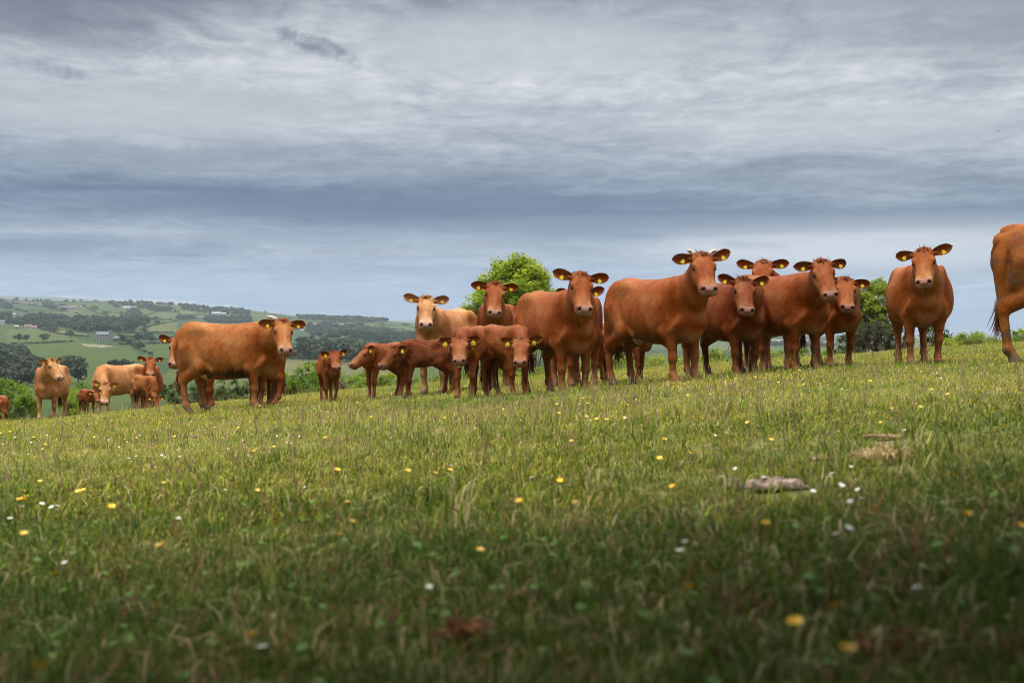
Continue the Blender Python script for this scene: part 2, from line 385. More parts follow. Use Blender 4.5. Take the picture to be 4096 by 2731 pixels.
# tussocks the cattle leave standing
rt = np.random.default_rng(77); n0 = len(GM); GM.extend([tuft(450 + i, 26, .07, .15, .0048, .10, 1, 0, .0, GREENS[:3] + LUSH_SHADED) for i in range(4)])
for k in range(120):
    yy = rt.uniform(4, 40); xx = rt.uniform(-1, 1) * (.37 * yy + 1.5); nn = int(rt.uniform(5, 22)); sp_ = rt.uniform(.15, .45)
    x = xx + rt.normal(0, sp_ * 1.6, nn); y = yy + rt.normal(0, sp_, nn); y = np.clip(y, 2.5, 42)
    GP.append(np.stack([x, y, ground_a(x, y)], 1)); GR.append(rt.uniform(0, 6.28, nn)); GS.append(rt.uniform(.55, 1.15, nn)); GI.append(n0 + rt.integers(0, 4, nn)); GT.append(rt.normal(0, .15, (nn, 2)))
GPa = np.concatenate(GP); KEEP = np.ones(len(GPa), bool)
for bx_, by_, br_ in [px_ground(a, b, .02)[:2] + (r_,) for a, b, r_ in ((3090, 1942, .10), (3275, 1832, .04), (3545, 1742, .07), (3530, 1838, .05))]:
    KEEP &= ((GPa[:, 0] - bx_) / (br_ * 1.15)) ** 2 + ((GPa[:, 1] - by_ + .12) / (br_ * .75 + .14)) ** 2 > 1
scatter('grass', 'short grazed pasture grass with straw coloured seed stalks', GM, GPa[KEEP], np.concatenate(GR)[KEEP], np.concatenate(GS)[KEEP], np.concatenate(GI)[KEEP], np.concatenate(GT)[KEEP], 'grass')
# ------------------------------------------------------------------ the valley behind the pasture
RIDGE_PX = [-3000, -600, 0, 600, 1000, 1200, 1440, 1660, 2400, 3300, 4096, 7000]
RIDGE_PY = [1205, 1190, 1199, 1211, 1240, 1269, 1276, 1293, 1313, 1346, 1362, 1390]
LN_Y = np.log([40, 60, 110, 250, 450, 620, 1000, 1350, 2000, 2800, 3700, 4600])
LOW_E = np.array([-.16, -.22, -.26, -.13, -.060, -.036, -.0165, -.0068, .0050, .0130, .0225, .0170])
def valley_e(px, y):
    px = np.asarray(px, float); ly = np.log(np.asarray(y, float))
    e = np.interp(ly, LN_Y, LOW_E)
    rid = (PHY - np.interp(px, RIDGE_PX, RIDGE_PY)) / FPX
    s = np.clip((ly - math.log(620)) / (math.log(3700) - math.log(620)), 0, 1.15); s = s * s * (3 - 2 * np.minimum(s, 1))
    e = e + (rid - .0225) * s
    k = np.clip((ly - math.log(500)) / .6, 0, 1) * np.clip((math.log(3500) - ly) / .3, 0, 1)
    e = e + k * .0011 * (np.sin(px / 260 + ly * 5.0) + .8 * np.sin(px / 130 - ly * 9 + 2) * .6 + .7 * np.sin(ly * 14 + px / 700))
    return e
def valley_xyz(px, y):
    px = np.asarray(px, float); y = np.asarray(y, float)
    return np.stack([(px - PCX) / FPX * y, y, y * valley_e(px, y)], -1)
_yt = np.exp(np.linspace(math.log(420), math.log(3650), 900))
def valley_at(px, py):
    """the spot of the valley side seen at a photo pixel: found by walking out along the sight line"""
    p = PHY - FPX * valley_e(px, _yt)
    m = np.minimum.accumulate(p)
    i = int(np.argmax(p <= py)); 
    if p[i] > py: i = len(_yt) - 1
    return float(_yt[i])

def inside(poly, x, y):
    n = len(poly); c = np.zeros(np.shape(x), bool); j = n - 1
    for i in range(n):
        (xi, yi), (xj, yj) = poly[i], poly[j]
        if yi != yj: c ^= ((yi > y) != (yj > y)) & (x < (xj - xi) * (y - yi) / (yj - yi) + xi)
        j = i
    return c
def B(*p): return [(x * .4252, 1150 + y * .4252) for x, y in p]
def Dd(*p): return [(1000 + x * .2976, 1150 + y * .2976) for x, y in p]
G1, G2, G3, G4 = (.040, .060, .012), (.051, .068, .015), (.027, .047, .014), (.067, .075, .020)
OLIVE, TAN, BROWN, PALEG = (.085, .082, .032), (.20, .145, .08), (.062, .05, .03), (.08, .09, .036)
FIELDS = [
    (B((100, 545), (760, 560), (1120, 545), (1300, 600), (1270, 720), (1000, 845), (860, 940), (780, 800), (640, 700), (270, 665), (255, 600)), G1),
    (B((30, 400), (400, 400), (745, 482), (720, 512), (380, 532), (105, 540)), G2),
    (B((285, 372), (800, 432), (840, 455), (560, 445)), OLIVE),
    (B((1130, 545), (1320, 520), (1620, 530), (1620, 660), (1460, 645), (1300, 585)), G1),
    (B((1110, 432), (1620, 432), (1640, 505), (1350, 492), (1110, 452)), G3),
    (B((1180, 412), (1330, 408), (1440, 362), (1660, 322), (1670, 425)), G4),
    (B((1220, 395), (1400, 345), (1700, 308), (1670, 322), (1440, 358), (1320, 402)), G2),
    (B((1310, 285), (1500, 225), (1700, 242), (1660, 305), (1400, 312)), G2),
    (B((150, 220), (640, 225), (830, 300), (560, 290), (380, 250)), G1),
    (B((790, 190), (900, 180), (1215, 268), (1100, 292), (860, 232)), G2),
    (B((0, 108), (330, 135), (405, 160), (390, 178), (100, 152)), BROWN),
    (B((100, 155), (400, 182), (640, 222), (150, 215)), G3),
    (B((700, 232), (870, 235), (1090, 292), (850, 302)), G1),
    (B((1580, 200), (1750, 205), (1870, 235), (1700, 240)), PALEG),
    (B((1830, 262), (2180, 278), (2200, 305), (1840, 292)), PALEG),
    (B((0, 195), (150, 222), (380, 255), (300, 285), (0, 250)), G3),
    (B((1000, 130), (1300, 145), (1560, 190), (1210, 180)), G3),
    (Dd((520, 560), (740, 590), (835, 655), (740, 765), (500, 785)), G3),
    (Dd((420, 795), (690, 795), (560, 865), (420, 900)), G1),
    (Dd((930, 695), (1100, 672), (1515, 700), (1505, 745), (1240, 805), (1190, 760), (1000, 745)), G1),
    (Dd((830, 475), (1250, 488), (1480, 505), (1470, 525), (1200, 515), (860, 508)), TAN),
    (Dd((100, 455), (330, 470), (330, 482), (100, 470)), TAN),
    (Dd((910, 462), (1100, 443), (1215, 470), (1190, 487)), G2),
    (Dd((795, 412), (955, 430), (900, 452), (820, 440)), G3),
    (Dd((1690, 508), (2100, 520), (2260, 565), (2240, 590), (1750, 555)), G2),
    (Dd((1990, 580), (2260, 605), (2260, 650)), G4),
    ([(1090, 1436), (1290, 1440), (1600, 1452), (1600, 1500), (1090, 1500)], OLIVE),
    ([(2300, 1373), (2450, 1376), (2500, 1402), (2300, 1398)], TAN), ([(2300, 1318), (2500, 1330), (2500, 1352), (2300, 1345)], G2),
    ([(2950, 1355), (3260, 1359), (3300, 1368), (2950, 1366)], TAN), ([(2950, 1385), (3300, 1390), (3340, 1402), (2950, 1402)], G2),
    (B((765, 528), (1030, 545), (1075, 552), (960, 562), (800, 552)), (.17, .135, .10)),
]
cols_px = np.concatenate([np.linspace(-3500, -300, 50), np.arange(-280, 2520, 8), np.arange(2530, 4300, 16), np.linspace(4330, 7500, 50)])
rows_y = np.unique(np.concatenate([np.exp(np.linspace(math.log(43), math.log(520), 60)), np.exp(np.linspace(math.log(520), math.log(4600), 270))]))
PX, YY = np.meshgrid(cols_px, rows_y)
tv = valley_xyz(PX, YY)
PYv = PHY - FPX * valley_e(PX, YY)
tcol = np.empty(PX.shape + (3,)); 
base = vnoise(PX * 1.0, np.log(YY) * 900, 170, 2)
tcol[:] = np.array(G1) * .82
pick = np.floor(vnoise(PX, np.log(YY) * 700, 330, 4) * 6)
for i, c in enumerate((G1, G3, G2, G1, G4, G3)): tcol[pick == i] = np.array(c) * .9
far = YY > 500
for poly, c in FIELDS:
    mk = inside(poly, PX, PYv) & far; tcol[mk] = c
mott = .9 + .2 * vnoise(PX, np.log(YY) * 3000, 25, 7); tcol *= mott[..., None]
nr, nc = PX.shape
ii = (np.arange(nr - 1)[:, None] * nc + np.arange(nc - 1)[None]).ravel()
tq = np.stack([ii, ii + 1, ii + nc + 1, ii + nc], 1)
m, nt = material('valley_fields')
at_ = nt.n('ShaderNodeAttribute', attribute_name='col').outputs['Color']
pos = nt.n('ShaderNodeNewGeometry').outputs['Position']
f = nt.noise(pos, .035, 5, .65)
c = nt.mix(1.0, at_, nt.ramp(f, [(.3, (.82, .85, .8)), (.7, (1.15, 1.12, 1.1))]), 'MULTIPLY')
principled(nt, Base_Color=c, Roughness=.95, Specular_IOR_Level=.1)
tag(link('valley_hillside', mesh_from('valley_hillside', tv.reshape(-1, 3), tq, [m], None, True, tcol.reshape(-1, 3))), kind='structure')

# the blue moor on the skyline
hp = np.concatenate([np.linspace(-6000, -400, 30), np.linspace(-380, 4600, 160), np.linspace(4700, 9000, 20)])
hy = np.interp(hp, [-6000, -400, 0, 260, 420, 700, 1200, 2200, 3300, 9000], [1200, 1178, 1181, 1190, 1201, 1218, 1262, 1312, 1338, 1350]) + 1.0 * np.sin(hp / 47) + .8 * np.sin(hp / 19)
YF = 6800.0
xf = (hp - PCX) / FPX * YF; zf = (PHY - hy) / FPX * YF
hv = np.concatenate([np.stack([xf * k, np.full_like(xf, YF * k), zf * q - o_], 1) for k, q, o_ in ((.86, 1, 200), (.95, 1, 45), (1, 1, 0), (1.12, 1, 60), (1.4, 1, 260))])
n_ = len(hp); ii = (np.arange(4)[:, None] * n_ + np.arange(n_ - 1)[None]).ravel()
m = simple_mat('moor', (.05, .065, .04), .95, .2, .002)
tag(link('moorland_hills', mesh_from('moorland_hills', hv, np.stack([ii, ii + 1, ii + n_ + 1, ii + n_], 1), [m])), kind='structure')

# ------------------------------------------------------------------ far trees, woods and hedgerows
def foliage_material(name, tints, transl=.3, scale=.6):
    m, nt = material(name)
    at = nt.n('ShaderNodeAttribute', attribute_name='col').outputs['Color']
    oi = nt.n('ShaderNodeObjectInfo').outputs['Random']
    tint = nt.ramp(oi, tints)
    c = nt.mix(1.0, at, tint, 'MULTIPLY')
    d = nt.n('ShaderNodeBsdfPrincipled', {'Base Color': c, 'Roughness': .6, 'Specular IOR Level': .2})
    tr = nt.n('ShaderNodeBsdfTranslucent', {'Color': c})
    nt.n('ShaderNodeOutputMaterial', {'Surface': nt.n('ShaderNodeMixShader', {0: transl, 1: d.outputs[0], 2: tr.outputs[0]}).outputs[0]})
    return m
M_WOOD = foliage_material('woodland_leaves', [(0, (.7, .8, .8)), (.5, (1, 1, 1)), (.85, (1.25, 1.15, .9)), (1, (1.5, 1.25, .8))], .15)
M_BARK = simple_mat('bark', (.10, .075, .05), .9, .3, 12, .1, .5)

def far_tree_mesh(seed, n=320, squat=1.0):
    """a tree one unit tall: short trunk, lumpy crown of leaf clumps"""
    r = np.random.default_rng(seed); V = []; Fc = []; C = []; M = []
    lob = [(0, 0, .55, .33)] + [(r.normal(0, .17), r.normal(0, .17), r.uniform(.36, .80), r.uniform(.16, .25)) for _ in range(8)]
    w = np.array([l[3] ** 2 for l in lob]); w /= w.sum()
    for i in range(n):
        l = lob[r.choice(len(lob), p=w)]; d = r.normal(size=3); d /= np.linalg.norm(d)
        c = np.array(l[:3]) + d * l[3] * r.uniform(.75, 1.05) * np.array([1.0, 1.0, .9])
        if c[2] < .06: continue
        s = r.uniform(.035, .075); a = r.normal(size=3); a = a - d * (a @ d) * .7; a /= np.linalg.norm(a); b = np.cross(d + r.normal(0, .35, 3), a); b /= np.linalg.norm(b) + 1e-6
        k = len(V); V += [c - a * s - b * s * .6, c + a * s * .8 - b * s, c + a * s + b * s * .7, c - a * s * .7 + b * s]; Fc.append((k, k + 1, k + 2, k + 3)); M.append(0)
        g = np.array((.025, .037, .013)) * r.uniform(.65, 1.35); C += [g] * 4
    k = len(V); tv_, tf = tube([(0, 0, -.05), (0, 0, .25), (.01, 0, .5)], [.035, .028, .015], 6)
    V += [np.array(x) for x in tv_]; Fc += [tuple(i + k for i in q) for q in tf]; M += [1] * len(tf); C += [np.array((.1, .075, .05))] * len(tv_)
    V = np.array(V); V[:, 0] *= squat; V[:, 1] *= squat
    return mesh_from('far_tree', V, Fc, [M_WOOD, M_BARK], M, False, np.array(C))
FAR_T = [far_tree_mesh(500 + i, 330, 1.0 + .12 * (i % 3)) for i in range(6)]
FAR_B = [far_tree_mesh(520 + i, 180, 1.5) for i in range(4)]

WOODS = [
    (B((370, 250), (560, 292), (850, 302), (1100, 292), (1220, 262), (1400, 292), (1392, 340), (1180, 412), (730, 415), (560, 372), (440, 322)), 1.0, 10),
    (B((0, 520), (60, 560), (180, 590), (260, 625), (262, 668), (380, 690), (420, 740), (300, 920), (0, 940)), .9, 8),
    (Dd((750, 500), (1490, 505), (1700, 545), (2000, 605), (2260, 660), (2260, 830), (1900, 770), (1520, 702), (1100, 676), (900, 662), (780, 600)), 1.0, 11),
    (Dd((540, 870), (700, 772), (930, 735), (1250, 812), (1450, 765), (1900, 770), (2260, 840), (2260, 930), (1300, 1000), (880, 965), (540, 935)), 1.0, 11),
    (Dd((640, 365), (950, 350), (1050, 390), (1500, 375), (1600, 430), (1840, 410), (1850, 440), (1600, 470), (1220, 470), (900, 440), (640, 420)), 1.0, 10),
    (B((400, 160), (520, 165), (640, 185), (620, 215), (420, 190)), .8, 9), (B((0, 130), (70, 140), (110, 200), (0, 190)), .9, 10),
    (B((1000, 140), (1300, 150), (1500, 180), (1480, 205), (1080, 185)), .5, 9), (B((1300, 138), (1780, 165), (1780, 172), (1300, 146)), .9, 8),
    (B((1200, 225), (1300, 215), (1330, 270), (1230, 280)), .8, 9), (B((1400, 200), (1600, 190), (1620, 220), (1420, 228)), .8, 9),
    (B((1700, 170), (2352, 215), (2352, 262), (1900, 238), (1720, 205)), .55, 9), (B((1660, 270), (1840, 275), (1840, 300), (1660, 305)), .8, 9),
    (B((1900, 285), (2352, 275), (2352, 340), (1960, 330)), .7, 9), (B((0, 260), (100, 255), (110, 300), (230, 300), (540, 350), (540, 395), (350, 370), (0, 330)), .75, 9),
    (B((270, 285), (360, 280), (520, 350), (500, 385), (290, 330)), .8, 10), (B((640, 700), (740, 690), (780, 800), (760, 900), (640, 760)), .9, 9),
    (B((1060, 760), (1180, 690), (1195, 740), (1070, 780)), 1.0, 6),
    ([(2380, 1402), (2480, 1405), (2480, 1460), (2380, 1455)], .9, 10), ([(2380, 1352), (2480, 1358), (2480, 1372), (2380, 1370)], .7, 8),
    ([(2950, 1368), (3300, 1372), (3340, 1386), (2950, 1384)], .7, 8), ([(2000, 1300), (2420, 1320), (2420, 1326), (2000, 1310)], .6, 8),
    ([(0, 1420), (60, 1400), (120, 1440), (110, 1500), (0, 1500)], .8, 9),
]
HEDGES = [B((105, 542), (380, 534), (720, 514)), B((380, 400), (560, 445), (840, 470)), B((1100, 480), (1180, 520), (1300, 590), (1450, 650)), B((1100, 432), (1640, 432)),
          B((1110, 455), (1350, 492), (1640, 506)), B((1320, 405), (1440, 360), (1700, 315)), B((150, 218), (640, 226)), B((690, 235), (850, 300)), B((870, 234), (1090, 290)),
          B((790, 188), (1215, 270)), B((820, 205), (920, 245), (1000, 260)), B((100, 154), (400, 182), (640, 222)), B((0, 108), (330, 132), (620, 140), (1000, 130)), B((1310, 285), (1500, 226), (1700, 240)),
          B((1400, 312), (1660, 306)), B((1580, 200), (1870, 235)), B((1830, 262), (2190, 280)), B((1830, 292), (2200, 306)), B((1000, 842), (1270, 722)), B((285, 372), (560, 440)),
          B((1130, 545), (1620, 530)), Dd((540, 560), (740, 590), (835, 655), (800, 720)), Dd((500, 785), (760, 765)), Dd((420, 900), (560, 940), (880, 985)), Dd((830, 475), (1250, 488)),
          Dd((1690, 508), (2100, 520), (2260, 565)), Dd((1700, 548), (2260, 600)), B((0, 195), (380, 255)), B((1760, 170), (2352, 200)), B((0, 250), (170, 262)), B((1000, 128), (1300, 142)),
          [(2300, 1316), (2480, 1330)], [(2300, 1345), (2480, 1352)], [(2950, 1354), (3340, 1360)], [(1100, 1437), (1290, 1441)]]
TP, TS, TI = [], [], []
rr_ = np.random.default_rng(5)
def put_tree(px, py, h, kinds0, nk):
    y = valley_at(px, py); p = valley_xyz(px, y)
    TP.append(p); TS.append(h); TI.append(kinds0 + rr_.integers(nk))
for poly, den, h in WOODS:
    P_ = np.array(poly); lo_, hi_ = P_.min(0), P_.max(0)
    ym = valley_at((lo_[0] + hi_[0]) / 2, (lo_[1] + hi_[1]) / 2)
    tw_ = FPX * h * .8 / ym
    n = int((hi_[0] - lo_[0]) * (hi_[1] - lo_[1]) / (tw_ * .62 * tw_ * .30) * den)
    n = min(int(n * 1.5), 1400)
    xs_, ys2 = rr_.uniform(lo_[0], hi_[0], n), rr_.uniform(lo_[1], hi_[1], n)
    k = inside(poly, xs_, ys2)
    for a, b in zip(xs_[k], ys2[k]): put_tree(a, b + tw_ * .3, h * rr_.uniform(.6, 1.2), 0, 6)
n_wood = len(TP)
tag_args = ('woodland', 'dark green woods and copses filling the far valley side')
scatter('woodland', tag_args[1], FAR_T, np.array(TP), rr_.uniform(0, 6.28, len(TP)), np.array(TS), np.array(TI), None, 'woodland')
TP, TS, TI = [], [], []
for line in HEDGES:
    for (x0, y0), (x1, y1) in zip(line[:-1], line[1:]):
        ym = valley_at((x0 + x1) / 2, (y0 + y1) / 2); step = FPX * 1.6 / ym; n = max(2, int(math.hypot(x1 - x0, y1 - y0) / step))
        for i in range(n):
            t_ = (i + rr_.uniform(-.3, .3)) / n
            if rr_.random() < .05: continue
            big = rr_.random() < .07
            put_tree(x0 + (x1 - x0) * t_, y0 + (y1 - y0) * t_ + rr_.normal(0, .4), rr_.uniform(5, 9) if big else rr_.uniform(1.8, 3.2), 0, 4)
scatter('far_hedgerows', 'dark hedgerows dividing the distant valley fields', FAR_B, np.array(TP), rr_.uniform(0, 6.28, len(TP)), np.array(TS), np.array(TI), None, 'hedgerow')

def lone_tree(px, py, h, label, k=0):
    p = valley_xyz(px, valley_at(px, py))
    src = FAR_T[k % 6]
    o = link('field_tree', src, None, p, (px * .37) % 6.28, h * 1.0); tag(o, label, 'tree', 'single trees in the valley fields')
for a in [(492, 1368, 8, 'round dark tree standing in the valley field left of the grey farmhouse hedge'), (557, 1368, 9, 'round tree right of the farmhouse, nearest to it in the hedge'),
          (608, 1370, 6, 'smaller round tree to the right of the round farmhouse tree'), (176, 1368, 8, 'round tree alone on the hedge between the valley fields at left'),
          (75, 1367, 9, 'bushy tree at the left end of the valley field hedge'), (105, 1367, 8, 'bushy tree second along the valley field hedge'), (68, 1195, 9, 'skyline tree at far left against the moor'),
          (105, 1197, 8, 'third skyline tree from the left on the ridge'), (150, 1198, 8, 'low skyline clump left of the ridge dip'), (522, 1211, 11, 'tall skyline tree above the white farm buildings'),
          (925, 1234, 9, 'lone skyline tree above the one-horned cow'), (1063, 1246, 7, 'small skyline tree above the one-horned cow\'s head'), (1388, 1363, 5, 'upper small bush in the green field behind the calves'),
          (1383, 1380, 5, 'lower small bush in the green field behind the calves'), (282, 1352, 9, 'tree on the hedge left of the farmhouse')]:
    lone_tree(*a, k=int(a[0]))

# ------------------------------------------------------------------ farm buildings
M_RENDER = simple_mat('pale_render', (.22, .215, .205), .9, .08, .5); M_WHITE = simple_mat('whitewash', (.38, .38, .37), .9, .05, .5); M_GREYW = simple_mat('grey_stone', (.17, .165, .16), .9, .2, .8)
M_SLATE = simple_mat('slate', (.11, .11, .12), .8, .2, 2); M_TILE = simple_mat('brown_tiles', (.17, .10, .075), .85, .2, 2); M_TIN = simple_mat('pale_sheeting', (.24, .25, .26), .6, .08, 1)
M_PANE = simple_mat('dark_glass', (.03, .035, .04), .25); M_DARKW = simple_mat('dark_timber', (.09, .07, .06), .9, .3, 2)
def house(name, px, py, w_, d_, h_, rh, yaw, wall, roof, nwin, storeys, label, cat='house', chimney=True):
    y = valley_at(px, py); p = valley_xyz(px, y)
    root = link(name, None, None, p, math.radians(yaw)); tag(root, label, cat)
    mb = MB(); mb.box((-w_ / 2, -d_ / 2, -2.5), (w_ / 2, d_ / 2, h_))
    mb.add([(-w_ / 2, -d_ / 2, h_), (-w_ / 2, d_ / 2, h_), (-w_ / 2, 0, h_ + rh), (w_ / 2, -d_ / 2, h_), (w_ / 2, d_ / 2, h_), (w_ / 2, 0, h_ + rh)], [(0, 2, 1), (3, 4, 5)])
    link('wall', mb.mesh('wall', [wall]), root)
    mb = MB(); e = .35; t_ = .22
    for sg in (-1, 1):
        a = np.array([[-w_ / 2 - e, sg * (d_ / 2 + e), h_ - rh * e / (d_ / 2)], [w_ / 2 + e, sg * (d_ / 2 + e), h_ - rh * e / (d_ / 2)], [w_ / 2 + e, 0, h_ + rh], [-w_ / 2 - e, 0, h_ + rh]])
        v = np.concatenate([a + [0, 0, .02], a + [0, 0, t_]]); q_ = [(0, 1, 2, 3), (7, 6, 5, 4), (0, 4, 5, 1), (1, 5, 6, 2), (2, 6, 7, 3), (3, 7, 4, 0)]
        mb.add(v, q_ if sg > 0 else [x[::-1] for x in q_])
    ro = link('roof', mb.mesh('roof', [roof]), root)
    if chimney:
        mb = MB(); mb.box((w_ / 2 - 1.1, -.4, h_ + rh - .5), (w_ / 2 - .3, .4, h_ + rh + 1.0)); link('chimney', mb.mesh('chimney', [wall]), ro)
    if nwin:
        wb = MB(); wb.box((-.5, -.06, -.6), (.5, .06, .6)); wm = wb.mesh('window', [M_PANE])
        sb = MB(); sb.box((-.62, -.12, -.72), (.62, .06, -.602)); sm_ = sb.mesh('sill', [wall])
        for s_ in range(storeys):
            for i in range(nwin):
                x = -w_ / 2 + (i + .5) * w_ / nwin
                if s_ == 0 and i == nwin // 2:
                    db = MB(); db.box((x - .5, -d_ / 2 - .05, 0), (x + .5, -d_ / 2 + .05, 2.05)); link('door', db.mesh('door', [M_DARKW]), root); continue
                wo = link('window', wm, root, (x, -d_ / 2 - .03, 1.5 + s_ * 2.6)); link('sill', sm_, wo)
    return root
house('farmhouse', 412, 1361, 11.5, 8, 5.6, 2.6, 6, M_RENDER, M_SLATE, 4, 2, 'grey farmhouse with rows of windows above the big valley field')
house('barn', 475, 1366, 8, 7, 3.2, 1.6, -8, M_DARKW, M_SLATE, 0, 1, 'dark low barn beside the grey farmhouse', 'barn', False)
house('cottage', 135, 1317, 7, 6, 2.8, 1.9, 30, M_WHITE, M_TILE, 3, 1, 'white cottage with brown roof among trees at the left')
house('cottage', 112, 1312, 9, 6, 2.8, 1.8, 10, M_WHITE, M_TILE, 3, 1, 'brown roofed bungalow just left of the white cottage')
house('shed', 66, 1314, 5, 5, 2.6, 1.4, 20, M_GREYW, M_TIN, 0, 1, 'small pale shed at the far left among the hamlet trees', 'shed', False)
house('cottage', 6, 1298, 9, 7, 4.2, 2, 0, M_WHITE, M_SLATE, 3, 2, 'white house on the left edge among trees')
house('polytunnel', 25, 1262, 38, 9, 2.5, 1.6, -8, M_TIN, M_TIN, 0, 1, 'long pale growing shed on the left edge of the valley', 'shed', False)
for i, (px, py, w_, wl, rf, lb) in enumerate([(236, 1238, 13, M_GREYW, M_SLATE, 'grey stone barn at the left end of the hilltop hamlet'), (258, 1235, 11, M_GREYW, M_SLATE, 'grey house in the middle of the hilltop hamlet'),
        (282, 1238, 14, M_GREYW, M_TILE, 'long brown roofed barn in the hilltop hamlet'), (300, 1236, 9, M_RENDER, M_SLATE, 'pale house at the right end of the hilltop hamlet'), (331, 1226, 10, M_WHITE, M_SLATE, 'white gabled house just right of the hilltop hamlet')]):
    house('stone_house', px, py, w_, 8, 4.2, 2.6, 15 * i - 20 if i < 4 else 80, wl, rf, 3, 1, lb)
house('farm_building', 508, 1236, 17, 9, 4.2, 2.2, 0, M_WHITE, M_TIN, 4, 1, 'white long farm building on the ridge slope', 'barn', False)
house('farm_building', 536, 1236, 12, 9, 4, 2.4, 12, M_GREYW, M_SLATE, 0, 1, 'grey slate barn right of the white farm building on the ridge', 'barn', False)
house('cottage', 549, 1234, 6, 6, 3.6, 2.4, 80, M_WHITE, M_SLATE, 2, 1, 'small white gable right of the ridge barns')
house('barn', 866, 1260, 20, 12, 3.6, 3.0, 4, M_RENDER, M_TIN, 0, 1, 'pale roofed barn on the hillside above the one-horned cow\'s back', 'barn', False)
house('barn', 894, 1261, 12, 9, 3.4, 2.4, -6, M_RENDER, M_TIN, 0, 1, 'smaller pale barn right of the pale roofed hillside barn', 'barn', False)
house('barn', 1214, 1325, 14, 6, 2.6, 1.2, -12, M_GREYW, M_TIN, 0, 1, 'long low shed beyond the one-horned cow\'s nose', 'shed', False)
# ------------------------------------------------------------------ bushes and trees at the edge of the pasture
def leaf_mat(name, transl=.42): return foliage_material(name, [(0, (.95, .95, .95)), (1, (1.05, 1.05, 1.05))], transl)
M_LEAF = leaf_mat('bush_leaves', .5); M_LEAFD = leaf_mat('thick_leaves', .1); M_TWIG = simple_mat('twigs', (.13, .10, .07), .9, .3, 20, .1)
def plant(name, label, cat, base, lobes, n_leaf, leaf, cols, seed, trunk=.06, limb=12, group=None, gap=.35, up=.3, mat=None):
    """a tree or bush: trunk, limbs to every lobe, leaves in clumps spread through the lobes"""
    r = np.random.default_rng(seed); base = np.array(base, float)
    root = link(name, None, None, base); tag(root, label, cat, group)
    lobes = [(np.array(c) - base, np.array(rd if hasattr(rd, '__len__') else (rd,) * 3, float)) for c, rd in lobes]
    top = max(c[2] for c, _ in lobes)
    mb = MB(); rr = random.Random(seed)
    cx = np.mean([c[:2] for c, _ in lobes], 0)
    tr_h = top * .75
    tp = [np.array([0, 0, -.3]), np.array([cx[0] * .1, cx[1] * .1, tr_h * .3]), np.array([cx[0] * .4, cx[1] * .4, tr_h * .65]), np.array([cx[0] * .7, cx[1] * .7, tr_h])]
    mb.tube(tp, [trunk, trunk * .8, trunk * .55, trunk * .3], 7)
    clumps = []
    vol = np.array([rd[0] * rd[1] * rd[2] for _, rd in lobes]) ** .67; vol /= vol.sum()
    ncl = max(10, n_leaf // 42)
    for i in range(ncl):
        c, rd = lobes[r.choice(len(lobes), p=vol)]
        d = r.normal(size=3); d /= np.linalg.norm(d); k = r.uniform(gap, 1.0) ** .55
        clumps.append((c + d * rd * k, r.uniform(.55, 1.25), k))
    for i in range(min(limb * 3, ncl)):
        c = clumps[i][0]; s0 = tp[1] + (tp[3] - tp[1]) * rr.uniform(0, .9); mid = s0 * .5 + c * .5 + np.array([0, 0, -.05 * np.linalg.norm(c - s0)])
        mb.tube([s0, mid, c], [trunk * .32, trunk * .18, trunk * .06], 5)
    link('trunk', mb.mesh('trunk', [M_TWIG], True), root)
    per = n_leaf // ncl; V = np.empty((ncl * per, 4, 3)); C = np.empty((ncl * per, 4, 3)); j = 0
    rmean = np.mean([rd.mean() for _, rd in lobes]); cr = max(leaf * 2.4, rmean * .23)
    cols = np.array(cols)
    for c, sz, k in clumps:
        tone = cols[r.integers(len(cols))] * r.uniform(.8, 1.2)
        p = c + np.clip(r.normal(0, .55, (per, 3)), -1.3, 1.3) * cr * sz * np.array([1, 1, .8])
        nrm = r.normal(size=(per, 3)); nrm[:, 2] += up * 4; nrm /= np.linalg.norm(nrm, axis=1)[:, None]
        a = np.cross(nrm, r.normal(size=(per, 3))); a /= np.linalg.norm(a, axis=1)[:, None]; b = np.cross(nrm, a)
        s = (leaf * r.uniform(.55, 1.15, per))[:, None]
        V[j:j + per, 0] = p - a * s; V[j:j + per, 1] = p - b * s * .42 + nrm * s * .12; V[j:j + per, 2] = p + a * s; V[j:j + per, 3] = p + b * s * .42 + nrm * s * .12
        C[j:j + per] = (tone[None] * r.uniform(.8, 1.25, (per, 1)))[:, None]; j += per
    q = np.arange(j * 4).reshape(-1, 4)
    ob = link('crown' if cat == 'tree' else 'foliage', mesh_from('foliage', V[:j].reshape(-1, 3), q, [mat or M_LEAF], None, False, C[:j].reshape(-1, 3)), root)
    return root
FRESH = [(.15, .24, .022), (.21, .29, .028), (.11, .185, .02)]; LIME = [(.24, .30, .028), (.30, .33, .04), (.18, .25, .025)]; ASH = [(.27, .34, .026), (.33, .39, .036), (.20, .28, .022)]
DARKG = [(.055, .095, .025), (.075, .12, .03), (.045, .08, .02)]; DULL = [(.07, .065, .035), (.055, .06, .03), (.085, .08, .045)]
def P3(px, py, y): return ((px - PCX) / FPX * y, y, (PHY - py) / FPX * y)
def rows(px0, px1, tops, y, r_px, seed, bottom):
    """overlapping lobes between two photo columns, tops follow the outline"""
    r = random.Random(seed); L = []; k = FPX / y; px = px0
    while px < px1:
        t_ = np.interp(px, [a for a, _ in tops], [b for _, b in tops]); rp = r_px * r.uniform(.75, 1.2)
        yy = y + r.uniform(-.6, .6)
        L.append((P3(px, t_ + rp, yy), (rp / k * 1.15, rp / k * 1.1, rp / k)))
        z = t_ + rp * 2.0
        while z < bottom:
            L.append((P3(px + r.uniform(-.4, .4) * rp, z, yy + r.uniform(-.5, .5)), (rp / k * 1.3, rp / k * 1.2, rp / k))); z += rp * 1.1
        px += rp * 1.05
    return L
